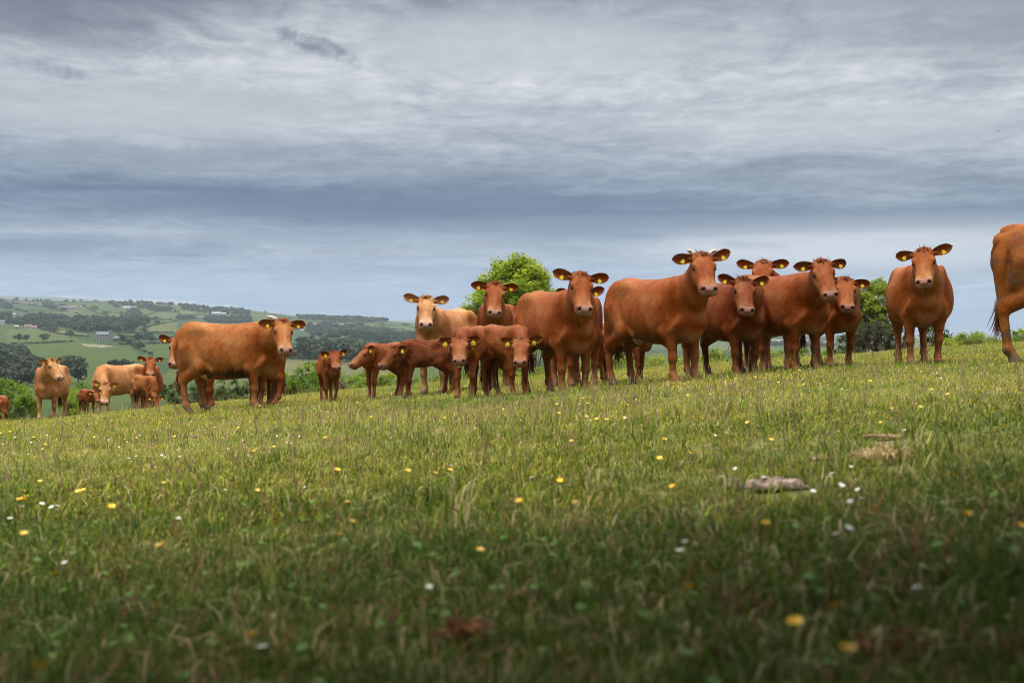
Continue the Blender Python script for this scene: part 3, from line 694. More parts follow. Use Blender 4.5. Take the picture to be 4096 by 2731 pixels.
def hedge(name, label, px0, px1, tops, y, r_px, n, leaf, cols, seed, bottom, cat='bush', **k):
    mx = (px0 + px1) / 2; X = (mx - PCX) / FPX * y
    return plant(name, label, cat, (X, y, ground_z(X, y)), rows(px0, px1, tops, y, r_px, seed, bottom), n, leaf, cols, seed, .05, 14, 'bushes along the pasture edge', **k)
hedge('bush', 'big fresh green bush behind the pale cow at the far left', -120, 135, [(-120, 1540), (0, 1515), (45, 1495), (90, 1525), (135, 1590)], 42.5, 42, 9000, .055, FRESH, 31, 1690)
hedge('bush', 'yellow green bush between the far left cow and the tiny calf', 250, 345, [(250, 1590), (300, 1565), (345, 1600)], 43.0, 30, 3200, .05, LIME, 32, 1680)
hedge('bush', 'ragged bush above the grazing pale cow', 270, 410, [(270, 1540), (330, 1520), (400, 1560)], 45.5, 28, 2600, .05, FRESH, 33, 1640, gap=.2)
hedge('bush', 'scrubby hedge under the one-horned cow\'s belly', 640, 1010, [(640, 1540), (800, 1515), (900, 1520), (1010, 1530)], 43.0, 30, 7000, .05, DARKG, 34, 1620)
hedge('bush', 'leafy hedge right of the one-horned cow\'s chest', 1040, 1260, [(1040, 1540), (1130, 1500), (1200, 1465), (1260, 1440)], 43.5, 34, 7000, .05, FRESH, 35, 1600)
hedge('bush', 'low hedge behind the small lone calf', 1250, 1480, [(1250, 1450), (1320, 1480), (1400, 1505), (1480, 1470)], 44.0, 30, 6500, .05, FRESH, 36, 1590)
hedge('bush', 'low hedge behind the profile calves', 1470, 1900, [(1470, 1480), (1600, 1495), (1750, 1500), (1900, 1490)], 44.5, 28, 7500, .05, LIME, 37, 1570)
hedge('bush', 'low green hedge seen through the big chestnut cow\'s legs', 1920, 2400, [(1920, 1475), (2100, 1470), (2300, 1455), (2400, 1430)], 45.0, 26, 8000, .05, LIME, 38, 1545)
hedge('bush', 'pale green hedge between the big chestnut cow and the horned cow', 2390, 2720, [(2390, 1425), (2450, 1408), (2560, 1418), (2720, 1425)], 45.0, 26, 7500, .05, LIME, 39, 1520)
hedge('bush', 'pale green hedge seen through the legs of the red cows', 2720, 3120, [(2720, 1425), (2850, 1400), (3000, 1405), (3120, 1395)], 44.0, 25, 7500, .05, LIME, 40, 1490)
hedge('bush', 'low sparse hedge below the right end red cow', 3120, 3420, [(3120, 1400), (3250, 1402), (3340, 1395), (3420, 1390)], 43.0, 20, 5000, .045, FRESH, 41, 1455)
hedge('bush', 'dark brown evergreen bush under the small tree', 3385, 3615, [(3385, 1330), (3450, 1290), (3540, 1275), (3615, 1320)], 41.5, 34, 9000, .045, DULL, 42, 1420)
hedge('bush', 'dark green bush peeping out right of the broad bellied cow', 3715, 3790, [(3715, 1290), (3750, 1285), (3790, 1340)], 41.0, 26, 3000, .045, DARKG, 43, 1400)
hedge('bush', 'yellow green bush between the broad bellied cow and the muddy cow', 3770, 3990, [(3770, 1355), (3830, 1345), (3890, 1318), (3940, 1345), (3990, 1350)], 40.0, 20, 5500, .045, LIME, 44, 1400)
hedge('bush', 'round green bush behind the muddy cow\'s legs', 3985, 4260, [(3985, 1360), (4060, 1318), (4130, 1310), (4260, 1330)], 40.0, 26, 6000, .045, FRESH, 45, 1400)
# the ash behind the herd
yT = 55.0; XT = (2055 - PCX) / FPX * yT; zb = float(valley_e(2055, 55.0) * 55.0)
zb = min(zb, ground_z(XT, yT))
TL = [(1920, 1215, 62), (1905, 1290, 50), (1955, 1150, 55), (2000, 1100, 60), (2060, 1080, 62), (2120, 1090, 62), (2160, 1140, 60), (2200, 1200, 52), (2090, 1170, 85), (2010, 1200, 85), (2070, 1270, 90), (2160, 1260, 70), (1960, 1280, 70), (2215, 1270, 40), (2060, 1380, 70), (1880, 1330, 26)]
plant('ash_tree', 'bright green ash tree rising behind the herd', 'tree', (XT, yT, zb), [(P3(px, py, yT + ((px * 7 + py * 3) % 11 - 5) * .18), r_ * yT / FPX) for px, py, r_ in TL], 46000, .075, ASH, 61, .16, 26, gap=.15)
yS = 43.5; XS = (3500 - PCX) / FPX * yS
SL = [(3450, 1190, 34), (3490, 1155, 34), (3525, 1140, 26), (3440, 1160, 24), (3590, 1220, 34), (3540, 1165, 34), (3580, 1180, 30), (3430, 1250, 34), (3500, 1225, 42), (3560, 1240, 42), (3520, 1300, 44), (3460, 1310, 40), (3600, 1270, 26)]
plant('small_tree', 'small airy yellow green tree left of the broad bellied cow', 'tree', (XS, yS, ground_z(XS, yS)), [(P3(px, py, yS + ((px * 5 + py) % 7 - 3) * .1), r_ * yS / FPX) for px, py, r_ in SL], 13000, .055, LIME, 62, .07, 20, gap=.1)

# unseen tree, added over the viewpoint only to darken the near grass
OL = [((4.6, -2.0, 5.2), 2.3), ((2.6, -1.0, 4.6), 2.1), ((5.4, .8, 4.6), 2.0), ((2.4, 1.4, 4.2), 1.7), ((4.2, 2.6, 4.2), 1.6), ((.9, .2, 4.4), 1.5), ((6.8, -.6, 5.0), 2.0), ((3.6, -.6, 6.8), 2.3), ((5.4, -1.0, 7.0), 2.0), ((.4, -2.4, 5.4), 2.0), ((5.2, 2.8, 4.2), 1.4), ((3.8, 1.0, 3.9), 1.5), ((2.0, .2, 3.9), 1.5), ((-.4, 1.2, 2.7), 1.0), ((.9, 1.9, 2.6), 1.1), ((2.2, 2.6, 2.7), 1.1), ((-1.7, .7, 2.8), 1.0), ((3.2, 2.2, 2.6), 1.2), ((-.8, .0, 2.9), 1.1)]
plant('added_shade_tree', 'unseen tree added behind and above the viewpoint to shade the near grass', 'tree', (4.4, -2.4, ground_z(4.4, -2.4)), OL, 52000, .16, DARKG, 63, .28, 26, gap=.1, mat=M_LEAFD)
# ------------------------------------------------------------------ cattle
def smin(a, b, k):
    h = np.clip(0.5 + 0.5 * (b - a) / k, 0.0, 1.0)
    return b + (a - b) * h - k * h * (1.0 - h)

class Field:
    """A signed-distance grid that primitives are blended into, meshed by surface nets."""
    def __init__(s, lo, hi, vox):
        s.v = vox
        s.lo = np.array(lo, np.float32)
        s.n = np.ceil((np.array(hi) - np.array(lo)) / vox).astype(int) + 1
        s.ax = [(s.lo[i] + vox * np.arange(s.n[i])).astype(np.float32) for i in range(3)]
        s.d = np.full(s.n, 0.5, np.float32)
    def box(s, lo, hi, pad):
        sl = []
        for i in range(3):
            a = int(max(0, math.floor((lo[i] - pad - s.lo[i]) / s.v)))
            b = int(min(s.n[i], math.ceil((hi[i] + pad - s.lo[i]) / s.v) + 1))
            sl.append(slice(a, max(b, a)))
        X = s.ax[0][sl[0]][:, None, None]; Y = s.ax[1][sl[1]][None, :, None]; Z = s.ax[2][sl[2]][None, None, :]
        return tuple(sl), X, Y, Z
    def put(s, sl, d, k, cut=False):
        if d.size == 0: return
        if cut: s.d[sl] = -smin(-s.d[sl], d, k)
        else: s.d[sl] = smin(s.d[sl], d, k)
    def ell(s, c, r, k=0.04, R=None, cut=False):
        c = np.array(c, float); r = np.array(r, float)
        if R is None:
            ext = r
        else:
            ext = np.sqrt(((np.array(R) * r[:, None]) ** 2).sum(0))
        sl, X, Y, Z = s.box(c - ext, c + ext, k * 1.2 + s.v * 3)
        x, y, z = X - c[0], Y - c[1], Z - c[2]
        if R is not None:
            R = np.array(R, np.float32)
            x, y, z = (R[0][0] * x + R[0][1] * y + R[0][2] * z, R[1][0] * x + R[1][1] * y + R[1][2] * z,
                       R[2][0] * x + R[2][1] * y + R[2][2] * z)
        k0 = np.sqrt((x / r[0]) ** 2 + (y / r[1]) ** 2 + (z / r[2]) ** 2)
        k1 = np.sqrt((x / r[0] ** 2) ** 2 + (y / r[1] ** 2) ** 2 + (z / r[2] ** 2) ** 2) + 1e-6
        s.put(sl, (k0 * (k0 - 1.0) / k1).astype(np.float32), k, cut)
    def cone(s, a, b, ra, rb, k=0.03):
        a = np.array(a, float); b = np.array(b, float)
        m = max(ra, rb)
        sl, X, Y, Z = s.box(np.minimum(a, b) - m, np.maximum(a, b) + m, k * 1.2 + s.v * 3)
        ab = b - a; L2 = float(ab @ ab) + 1e-9
        x, y, z = X - a[0], Y - a[1], Z - a[2]
        t = np.clip((x * ab[0] + y * ab[1] + z * ab[2]) / L2, 0, 1)
        d = np.sqrt((x - t * ab[0]) ** 2 + (y - t * ab[1]) ** 2 + (z - t * ab[2]) ** 2) - (ra + (rb - ra) * t)
        s.put(sl, d.astype(np.float32), k)
    def loft(s, o, R, st, k=0.05, n=2.3, taper=0.12, blur=5):
        """stations st: (t, top, bottom, half width) along axis R[0]; R[1] lateral, R[2] up."""
        o = np.array(o, float); R = np.array(R, float); st = np.array(st, float)
        tt = np.linspace(st[0, 0], st[-1, 0], 160)
        cols = [np.interp(tt, st[:, 0], st[:, j]) for j in (1, 2, 3)]
        if blur:
            ker = np.exp(-0.5 * (np.arange(-3 * blur, 3 * blur + 1) / blur) ** 2); ker /= ker.sum()
            cols = [np.convolve(np.pad(c, 3 * blur, mode='reflect', reflect_type='odd'), ker, mode='valid') for c in cols]
        cols[2] = np.maximum(cols[2], 0.012)
        pts = []
        for t, a, b, w in st:
            for u in (-w, w):
                for h in (a, b): pts.append(o + R[0] * t + R[1] * u + R[2] * h)
        pts = np.array(pts)
        sl, X, Y, Z = s.box(pts.min(0), pts.max(0), k * 1.2 + s.v * 3)
        x, y, z = X - o[0], Y - o[1], Z - o[2]
        R = R.astype(np.float32)
        t = R[0][0] * x + R[0][1] * y + R[0][2] * z
        u = R[1][0] * x + R[1][1] * y + R[1][2] * z
        h = R[2][0] * x + R[2][1] * y + R[2][2] * z
        tc = np.clip(t, st[0, 0], st[-1, 0])
        idx = (tc - st[0, 0]) / (st[-1, 0] - st[0, 0]) * 159
        i0 = np.minimum(idx.astype(np.int32), 158); f = (idx - i0).astype(np.float32)
        g = [c.astype(np.float32)[i0] * (1 - f) + c.astype(np.float32)[i0 + 1] * f for c in cols]
        cz = (g[0] + g[1]) / 2; a = np.maximum((g[0] - g[1]) / 2, 0.012); w = g[2]
        v = np.clip((h - cz) / a, -1.3, 1.3)
        w = w * (1 - taper * v)
        q = (np.abs(u / w) ** n + np.abs((h - cz) / a) ** n) ** (1.0 / n)
        d = (q - 1) * np.minimum(w, a)
        ex = np.abs(t - tc)
        d = np.where(ex > 0, np.sqrt(np.maximum(d, 0) ** 2 + ex ** 2), d)
        s.put(sl, d.astype(np.float32), k)
    def mesh(s):
        d = s.d; n = d.shape
        ins = d < 0
        c = np.zeros((n[0] - 1, n[1] - 1, n[2] - 1), np.int8)
        for i in (0, 1):
            for j in (0, 1):
                for kk in (0, 1):
                    c += ins[i:n[0] - 1 + i, j:n[1] - 1 + j, kk:n[2] - 1 + kk]
        act = np.argwhere((c > 0) & (c < 8))
        ids = np.full(c.shape, -1, np.int32); ids[tuple(act.T)] = np.arange(len(act))
        cor = np.array([[i, j, kk] for i in (0, 1) for j in (0, 1) for kk in (0, 1)])
        vals = np.stack([d[tuple((act + o).T)] for o in cor], 1)
        acc = np.zeros((len(act), 3)); cnt = np.zeros(len(act))
        for a in range(8):
            for b in range(a + 1, 8):
                if np.abs(cor[a] - cor[b]).sum() != 1: continue
                va, vb = vals[:, a], vals[:, b]
                m = (va < 0) != (vb < 0)
                t = np.where(m, va / np.where(m, va - vb, 1), 0)
                p = cor[a][None] + t[:, None] * (cor[b] - cor[a])[None]
                acc += p * m[:, None]; cnt += m
        verts = (act + acc / cnt[:, None]) * s.v + s.lo
        quads = []
        for ax in range(3):
            o1, o2 = [(1, 2), (2, 0), (0, 1)][ax]
            A = [slice(0, n[0]), slice(0, n[1]), slice(0, n[2])]; B = list(A)
            A[ax] = slice(0, n[ax] - 1); B[ax] = slice(1, n[ax])
            e = np.argwhere(ins[tuple(A)] != ins[tuple(B)])
            ok = (e[:, o1] > 0) & (e[:, o2] > 0) & (e[:, o1] < n[o1] - 1) & (e[:, o2] < n[o2] - 1)
            e = e[ok]
            def cell(d1, d2):
                q = e.copy(); q[:, o1] -= d1; q[:, o2] -= d2
                return ids[tuple(q.T)]
            Q = np.stack([cell(1, 1), cell(0, 1), cell(0, 0), cell(1, 0)], 1)
            flip = ~ins[tuple(e.T)]
            Q[flip] = Q[flip][:, ::-1]
            quads.append(Q)
        return verts, np.concatenate(quads)

def frame(F, D):
    F = F / np.linalg.norm(F); D = D - F * (D @ F); D = D / np.linalg.norm(D)
    return np.array([F, np.cross(D, F), D])       # forward, left, up

TORSO = [(-.93, 1.10, .96, .05), (-.87, 1.26, .82, .16), (-.76, 1.335, .72, .235), (-.56, 1.365, .70, .272), (-.35, 1.35, .645, .305),
         (-.10, 1.335, .59, .345), (.15, 1.345, .575, .35), (.35, 1.37, .59, .312), (.50, 1.365, .62, .265), (.64, 1.27, .67, .205),
         (.76, 1.11, .73, .135), (.84, .98, .81, .05)]
HEAD = [(-.06, .02, -.06, .065), (-.025, .06, -.10, .112), (.05, .08, -.15, .130), (.15, .082, -.19, .132), (.24, .070, -.195, .124),
        (.33, .056, -.168, .110), (.41, .050, -.142, .103), (.475, .052, -.122, .107), (.530, .044, -.108, .107), (.556, .020, -.078, .09)]

def cattle_mesh(p):
    """returns verts, quads, colours and the head frame of one animal in its own space."""
    bd, bw, bl, hs, lt = p['bd'], p['bw'], p['bl'], p['hs'], p['lt']
    Q = np.array(p['Q'], float); F = np.array(p['F'], float); D = np.array(p['D'], float)
    R = frame(F, D); F, Lf, D = R
    P = Q - F * .09 * hs + D * .09 * hs
    hl_ = p['hl']; nose = P + F * .56 * hs
    lo = np.minimum([-1.02 * bl, -.46, -.12], np.minimum(P, nose) - .24)
    hi = np.maximum([.95 * bl, .46, 1.48], np.maximum(P, nose) + .24)
    lo[2] = max(lo[2], -.2)
    f = Field(lo, hi, p['vox'])
    zt = lambda z: 1.37 - (1.37 - z) * bd
    tor = [(x * bl, zt(a), zt(b), w * bw * (p['belly'] if -.4 < x < .36 else 1)) for x, a, b, w in TORSO]
    f.loft((0, 0, 0), np.eye(3), tor, k=.05, n=2.25, taper=.10)
    feet = p['feet']
    for sy in (1, -1):
        # shoulder and front leg
        fx, fy, fz = feet['f' + ('l' if sy > 0 else 'r')]
        c, s_ = math.cos(.25), math.sin(.25)
        f.ell((.43 * bl, sy * .19 * bw, zt(1.0)), (.165, .105, .33 * bd), .04, [[c, 0, -s_], [0, 1, 0], [s_, 0, c]])
        f.ell((.52 * bl, sy * .20 * bw, zt(.86)), (.13, .09, .15 * bd), .035)
        el = np.array([.40 * bl, sy * .185 * bw, zt(.72)])
        sh = np.array([.52 * bl, sy * .19 * bw, zt(.84)])
        ft = np.array([.44 * bl + fx, sy * .165 * bw + fy, .035 + fz])
        kn = el + (ft - el) * .52 + np.array([.02, 0, 0]); fe = el + (ft - el) * .88 + np.array([-.015, 0, 0])
        if p.get('knee_' + ('l' if sy > 0 else 'r')): kn[0] += p['knee_' + ('l' if sy > 0 else 'r')]
        f.cone(sh, el, .125 * lt, .115 * lt, .035)
        f.cone(el + [0.01, 0, .03], kn + [0, 0, .07], .108 * lt, .056 * lt, .035)
        f.ell(kn, (.066 * lt, .062 * lt, .075 * lt), .03)
        f.cone(kn, fe, .050 * lt, .041 * lt, .025)
        f.ell(fe, (.058 * lt, .054 * lt, .055 * lt), .03)
        f.cone(fe, ft + [.015, 0, .03], .046 * lt, .05 * lt, .02)
        f.ell(ft + [.02, 0, .0], (.075 * lt, .06 * lt, .05 * lt), .02)
        # hind quarter and hind leg
        fx, fy, fz = feet['h' + ('l' if sy > 0 else 'r')]
        f.ell((-.66 * bl, sy * .15 * bw, zt(1.0)), (.25 * bl, .165 * bw, .34 * bd), .045)
        f.ell((-.50 * bl, sy * .20 * bw, zt(1.255)), (.10, .05, .06), .13)
        f.ell((-.30 * bl, sy * .405 * bw, zt(1.17)), (.15, .07, .13), .12, cut=True)
        f.ell((-.86 * bl, sy * .095 * bw, zt(1.20)), (.05, .05, .06), .05)
        ft = np.array([-.70 * bl + fx, sy * .165 * bw + fy, .035 + fz])
        st = np.array([-.45 * bl, sy * .205 * bw, zt(.74)])
        hip = np.array([-.64 * bl, sy * .17 * bw, zt(.98)])
        hk = np.array([ft[0] - .10, sy * .16 * bw + fy * .6, .52 * (1.5 - .5 * bd) + fz * .6]); fe = ft + [-.05, 0, .115]
        f.cone(hip, st, .19 * lt, .13 * lt, .045)
        f.cone(st, hk, .13 * lt, .064 * lt, .045)
        f.cone((-.79 * bl, sy * .13 * bw, zt(1.0)), hk + [-.0, 0, .10], .13 * lt, .062 * lt, .06)
        f.ell(hk, (.07 * lt, .056 * lt, .08 * lt), .03)
        f.ell(hk + [-.045, 0, .045], (.035 * lt, .035 * lt, .06 * lt), .03)
        f.cone(hk, fe, .054 * lt, .044 * lt, .025)
        f.ell(fe, (.06 * lt, .056 * lt, .055 * lt), .03)
        f.cone(fe, ft + [.01, 0, .03], .047 * lt, .052 * lt, .02)
        f.ell(ft + [.02, 0, 0], (.075 * lt, .06 * lt, .05 * lt), .02)
    for sy in (1, -1):
        # creases: front of the shoulder, back of the thigh, either side of the tail, under the eye
        f.ell((.60 * bl, sy * .285 * bw, zt(1.0)), (.05, .07, .24), .10, [[.95, 0, -.31], [0, 1, 0], [.31, 0, .95]], cut=True)
        f.ell((-.80 * bl, sy * .29 * bw, zt(.90)), (.025, .05, .20), .04, cut=True)
        f.ell((-.80 * bl, sy * .095 * bw, zt(1.36)), (.08, .03, .035), .06, cut=True)
        f.cone((-.22 * bl, sy * .24 * bw, zt(.70)), (-.43 * bl, sy * .22 * bw, zt(.82)), .05, .07, .04)
        f.ell((.36 * bl, sy * .245 * bw, zt(.735)), (.07, .05, .06), .035)
    # brisket
    f.ell((.63 * bl, 0, zt(.735)), (.16, .10 * bw, .135 * bd), .06)
    # spine ridge and tail head
    f.ell((-.70 * bl, 0, zt(1.315)), (.14, .05, .045), .08)
    for sy in (1, -1): f.ell((.19 * bl, sy * .415 * bw * p['belly'], zt(1.0)), (.055, .07, .26), .07, cut=True)
    # neck
    N0 = np.array([.47 * bl, 0, zt(1.07)]); N3 = Q
    L = np.linalg.norm(N3 - N0)
    nd = (N3 - N0) / L
    hor = np.array([F[0], F[1], 0]); hor = hor / (np.linalg.norm(hor) + 1e-6)
    N1 = N0 + np.array([.30 * L, 0, .12 * L]) + nd * .06; N2 = N3 - nd * .22 * L - hor * .12 * L - np.array([0, 0, .10 * L])
    ns = 11
    thr = []
    for i in range(ns):
        t = i / (ns - 1)
        b = (1 - t) ** 3 * N0 + 3 * (1 - t) ** 2 * t * N1 + 3 * (1 - t) * t * t * N2 + t ** 3 * N3
        T = 3 * (1 - t) ** 2 * (N1 - N0) + 6 * (1 - t) * t * (N2 - N1) + 3 * t * t * (N3 - N2)
        T = T / np.linalg.norm(T)
        up = np.array([0, 0, 1.0]) if abs(T[2]) < .9 else np.array([-1.0, 0, 0])
        up = up * (1 - t) + (D * .5 + np.array([0, 0, .5])) * t
        Rn = frame(T, up)
        rv = (.30 * (1 - t) + .168 * t - .015 * math.sin(math.pi * t)) * (bd * .5 + .5) * p['nk']
        rl = (.225 * (1 - t) + .122 * t - .008 * math.sin(math.pi * t)) * (bw * .5 + .5) * p['nk']
        f.ell(b, (.13, rl, rv), .05, Rn)
        thr.append(b - Rn[2] * rv * .86)
    # dewlap down to the brisket
    for i in range(1, 8):
        b = thr[i] - np.array([0, 0, .045])
        f.cone(thr[i - 1] - np.array([0, 0, .045]), b, .032 * p['nk'], .03 * p['nk'], .022)
    f.cone(thr[1] - np.array([0, 0, .02]), (.66 * bl, 0, zt(.72)), .04, .055, .06)
    if p['udder'] > 0:
        u = p['udder']
        f.ell((-.43 * bl, 0, zt(.66)), (.17 * u, .135 * u, .14 * u), .05)
    # head
    hst = [(t * hs * hl_, a * hs, b * hs, w * hs * p['hw']) for t, a, b, w in HEAD]
    f.loft(P, R, hst, k=.035, n=2.5, taper=-.0, blur=4)
    H = lambda t, l, d: P + (F * t * hl_ + Lf * l * p['hw'] + D * d) * hs
    f.cone(Q - nd * .02, H(.16, 0, -.10), .12 * hs * p['nk'], .115 * hs, .04)
    f.ell(H(-.015, 0, .035), (.045 * hs, .075 * hs, .05 * hs), .03, R)          # poll
    for sy in (1, -1):
        f.ell(H(.150, sy * .116, .024), (.05 * hs, .03 * hs, .034 * hs), .022, R)   # brow over the eye
        f.ell(H(.20, sy * .085, -.10), (.10 * hs, .035 * hs, .085 * hs), .03, R)    # cheek
        f.ell(H(.50, sy * .072, .008), (.048 * hs, .034 * hs, .038 * hs), .02, R)   # nostril wing
        f.cone(H(.02, sy * .10, .02), H(.035, sy * .15, .025), .038 * hs, .028 * hs, .03)  # ear root
        f.ell(H(.465, sy * .055, -.06), (.065 * hs, .045 * hs, .036 * hs), .02, R)     # upper lip
    f.ell(H(.30, 0, .045), (.17 * hs, .036 * hs, .03 * hs), .03, R)                 # bridge of the nose
    for sy in (1, -1): f.ell(H(.295, sy * .135, .005), (.075 * hs, .03 * hs, .04 * hs), .035, R, cut=True)
    f.ell(H(.47, 0, -.105), (.055 * hs, .055 * hs, .03 * hs), .02, R)               # chin
    for sy in (1, -1):
        f.ell(H(.550, sy * .066, .016), (.030 * hs, .017 * hs, .024 * hs), .008, R, cut=True)
        f.ell(H(.182, sy * .132, .004), (.024 * hs, .02 * hs, .016 * hs), .012, R, cut=True)
    f.ell(H(.56, 0, -.077), (.10 * hs, .10 * hs, .007 * hs), .010, R, cut=True)     # mouth line
    v, q = f.mesh()
    # keep the main piece only is not needed: every shape overlaps its neighbour
    hl = (v - P) / hs
    ht, hu, hd = hl @ F / hl_, hl @ Lf / p['hw'], hl @ D
    inh = np.clip((.20 - np.abs(hu)) / .03, 0, 1) * (ht > -.1) * (ht < .6) * np.clip((hd + .3) / .05, 0, 1) * np.clip((.16 - hd) / .03, 0, 1)
    col = np.tile(np.array(p['coat']), (len(v), 1))
    def mix(mask, c, a=1.0):
        nonlocal col
        m = np.clip(mask, 0, 1)[:, None] * a
        col = col * (1 - m) + np.array(c)[None] * m
    sm = lambda x, a, b: np.clip((x - a) / (b - a), 0, 1) ** 2 * (3 - 2 * np.clip((x - a) / (b - a), 0, 1))
    coat = np.array(p['coat'])
    # paler inside legs and on cannon bones, belly line
    mix(sm(-v[:, 2], -.46, -.28) * (1 - inh), coat * np.array([1.0, 1.22, 1.5]) * .92, p['pale'])
    rib = np.exp(-((v[:, 0] - 0.0) / .3) ** 2)
    inner = np.exp(-(v[:, 1] / .13) ** 2) * sm(-v[:, 2], -.72, -.55) * (1 - inh)
    mix(inner, np.array([.46, .31, .2]), .45 * p['pale'])
    mix(inh * sm(np.abs(hd) * 0 + ht, .33, .47), coat * np.array([1.2, 1.7, 2.6]), .75)      # pale ring behind the muzzle
    eye = inh * np.exp(-(((ht - .182) / .05) ** 2 + ((np.abs(hu) - .124) / .04) ** 2 + ((hd - .0) / .045) ** 2))
    mix(eye * 1.3, coat * np.array([1.2, 1.6, 2.2]), .6)
    eye = inh * np.exp(-(((ht - .184) / .026) ** 2 + ((np.abs(hu) - .124) / .04) ** 2 + ((hd - .002) / .017) ** 2))
    mix(eye * 1.7, (.02, .012, .008), 1)
    mix(inh * sm(-ht, -.05, .03) * sm(hd, -.02, .05), coat * np.array([.72, .55, .45]), .8)   # darker poll
    pad = inh * sm(ht, .488, .515) * sm(hd, -.062, -.042) * sm(-np.abs(hu), -.105 + .25 * 0, -.078)
    mix(pad, p['nose'], .95)
    mix(inh * sm(ht, .44, .50) * sm(-hd, .06, .085), coat * np.array([.8, 1.0, 1.2]), .7)
    nos = inh * np.exp(-(((ht - .535) / .03) ** 2 + ((np.abs(hu) - .066) / .018) ** 2 + ((hd - .02) / .02) ** 2))
    mix(nos * 1.9, (.02, .008, .006), 1)
    mth = inh * sm(ht, .455, .50) * np.exp(-((hd + .077) / .008) ** 2)
    mix(mth * 1.4, (.03, .018, .012), .9)
    mix(sm(-v[:, 2] + np.where(v[:, 0] > 0, .0, .0), -.075, -.055) * (1 - inh) * (v[:, 2] < .12), (.09, .065, .05), .8)   # hooves
    if p['udder'] > 0:
        du = ((v[:, 0] + .43 * bl) / (.20 * p['udder'])) ** 2 + (v[:, 1] / (.17 * p['udder'])) ** 2 + ((v[:, 2] - zt(.62)) / (.15 * p['udder'])) ** 2
        mix(sm(-du, -1.25, -.75) * (v[:, 2] < zt(.70)), (.60, .40, .29), .9)
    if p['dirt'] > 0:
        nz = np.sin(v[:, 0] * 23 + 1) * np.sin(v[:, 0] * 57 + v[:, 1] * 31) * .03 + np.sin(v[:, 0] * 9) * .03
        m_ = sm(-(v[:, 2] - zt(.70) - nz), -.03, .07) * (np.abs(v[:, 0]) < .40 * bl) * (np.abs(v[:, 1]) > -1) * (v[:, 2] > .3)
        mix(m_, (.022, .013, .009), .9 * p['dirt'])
    if p['dung'] > 0:
        nz = vnoise(v[:, 1] + v[:, 0] * .5, v[:, 2], .045, 3) * .6 + vnoise(v[:, 1] - v[:, 0], v[:, 2], .11, 5) * .7
        m_ = sm(-v[:, 0], .60, .84) * sm(nz, .80, .98) * (v[:, 2] < 1.35)
        mix(m_, (.085, .06, .038), .85 * p['dung'])
    # redder neck and shoulder, light from above painted into the topline
    mix(np.exp(-(((v[:, 0] - .62) / .28) ** 2)) * sm(v[:, 2], .8, 1.0) * (1 - inh), coat * np.array([.86, .74, .66]), .55)
    mix(sm(v[:, 2], zt(1.18), zt(1.34)) * (v[:, 0] < .5) * (1 - inh), coat * np.array([1.10, 1.18, 1.25]), .6)
    wet = pad
    return v, q, col, wet, dict(P=P, F=F, L=Lf, D=D, hs=hs, hw=p['hw'], hl=hl_, bl=bl, zt=zt)
def coat_material(name, rough_fur=1.0):
    m, nt = material(name)
    at = nt.n('ShaderNodeAttribute', attribute_name='col')
    tc = nt.n('ShaderNodeTexCoord').outputs['Object']
    big = nt.noise(tc, 3.2, 3, .55, .4)
    mp = nt.n('ShaderNodeMapping', {'Vector': tc, 'Scale': (34, 34, 7)}).outputs[0]
    fur = nt.noise(mp, 2.6, 5, .7, .8)
    mid = nt.noise(tc, 11.0, 4, .65, 1.2)
    v = nt.m('ADD', nt.m('MULTIPLY', nt.mr(big, .3, .7, -.24, .24), 1), nt.m('ADD', nt.mr(fur, .25, .75, -.24, .24) if rough_fur < 1 else nt.mr(fur, .25, .75, -.3, .3), nt.mr(mid, .3, .7, -.11, .11) if rough_fur < 1 else nt.mr(mid, .3, .7, -.2, .2)))
    hsv = nt.n('ShaderNodeHueSaturation', {'Hue': nt.m('ADD', .5, nt.m('MULTIPLY', v, .035)), 'Saturation': nt.m('SUBTRACT', 1.0, nt.m('MULTIPLY', v, .25)),
               'Value': nt.m('ADD', 1.0, v), 'Fac': 1.0, 'Color': at.outputs['Color']})
    wet = nt.m('SUBTRACT', 1.0, at.outputs['Alpha'])
    rough = nt.m('SUBTRACT', .60 if rough_fur < 1 else .75, nt.m('MULTIPLY', wet, .28))
    b = principled(nt, Base_Color=hsv.outputs[0], Roughness=rough, Specular_IOR_Level=.10, Sheen_Weight=.0, Sheen_Roughness=.45)
    b.inputs['Sheen Tint'].default_value = (1.0, .78, .58, 1)
    h = nt.m('ADD', nt.m('MULTIPLY', fur, .5), nt.m('MULTIPLY', mid, .5 if rough_fur < 1 else 1.0))
    bn = nt.n('ShaderNodeBump', {'Strength': .8 * rough_fur, 'Distance': .022, 'Height': h})
    nt.t.links.new(bn.outputs[0], b.inputs['Normal'])
    return m

M_COAT = coat_material('short_coat', .55)
M_CURL = coat_material('curly_coat', 1.7)
M_EARIN = simple_mat('ear_hair', (.20, .07, .03), .9, .4, 60, .1)
M_TAG = simple_mat('yellow_plastic', (.80, .60, .03), .45, .05, 20, .4)
M_INK = simple_mat('black_ink', (.02, .02, .02), .6)
M_HORN = simple_mat('horn', (.42, .36, .27), .5, .2, 40, .35)
M_FROTH = simple_mat('milk_froth', (.85, .84, .80), .5, .05, 40)
M_DIRT = simple_mat('dried_dung', (.12, .08, .05), .95, .5, 50, .1, .6)
M_TEAT = simple_mat('teat_skin', (.62, .33, .25), .6, .1, 20)
m, nt = material('wet_eye'); principled(nt, Base_Color=(.012, .008, .006, 1), Roughness=.12, Specular_IOR_Level=.6); M_EYE = m

def hair_mat(name, col): return simple_mat(name, col, .75, .35, 25, .2)

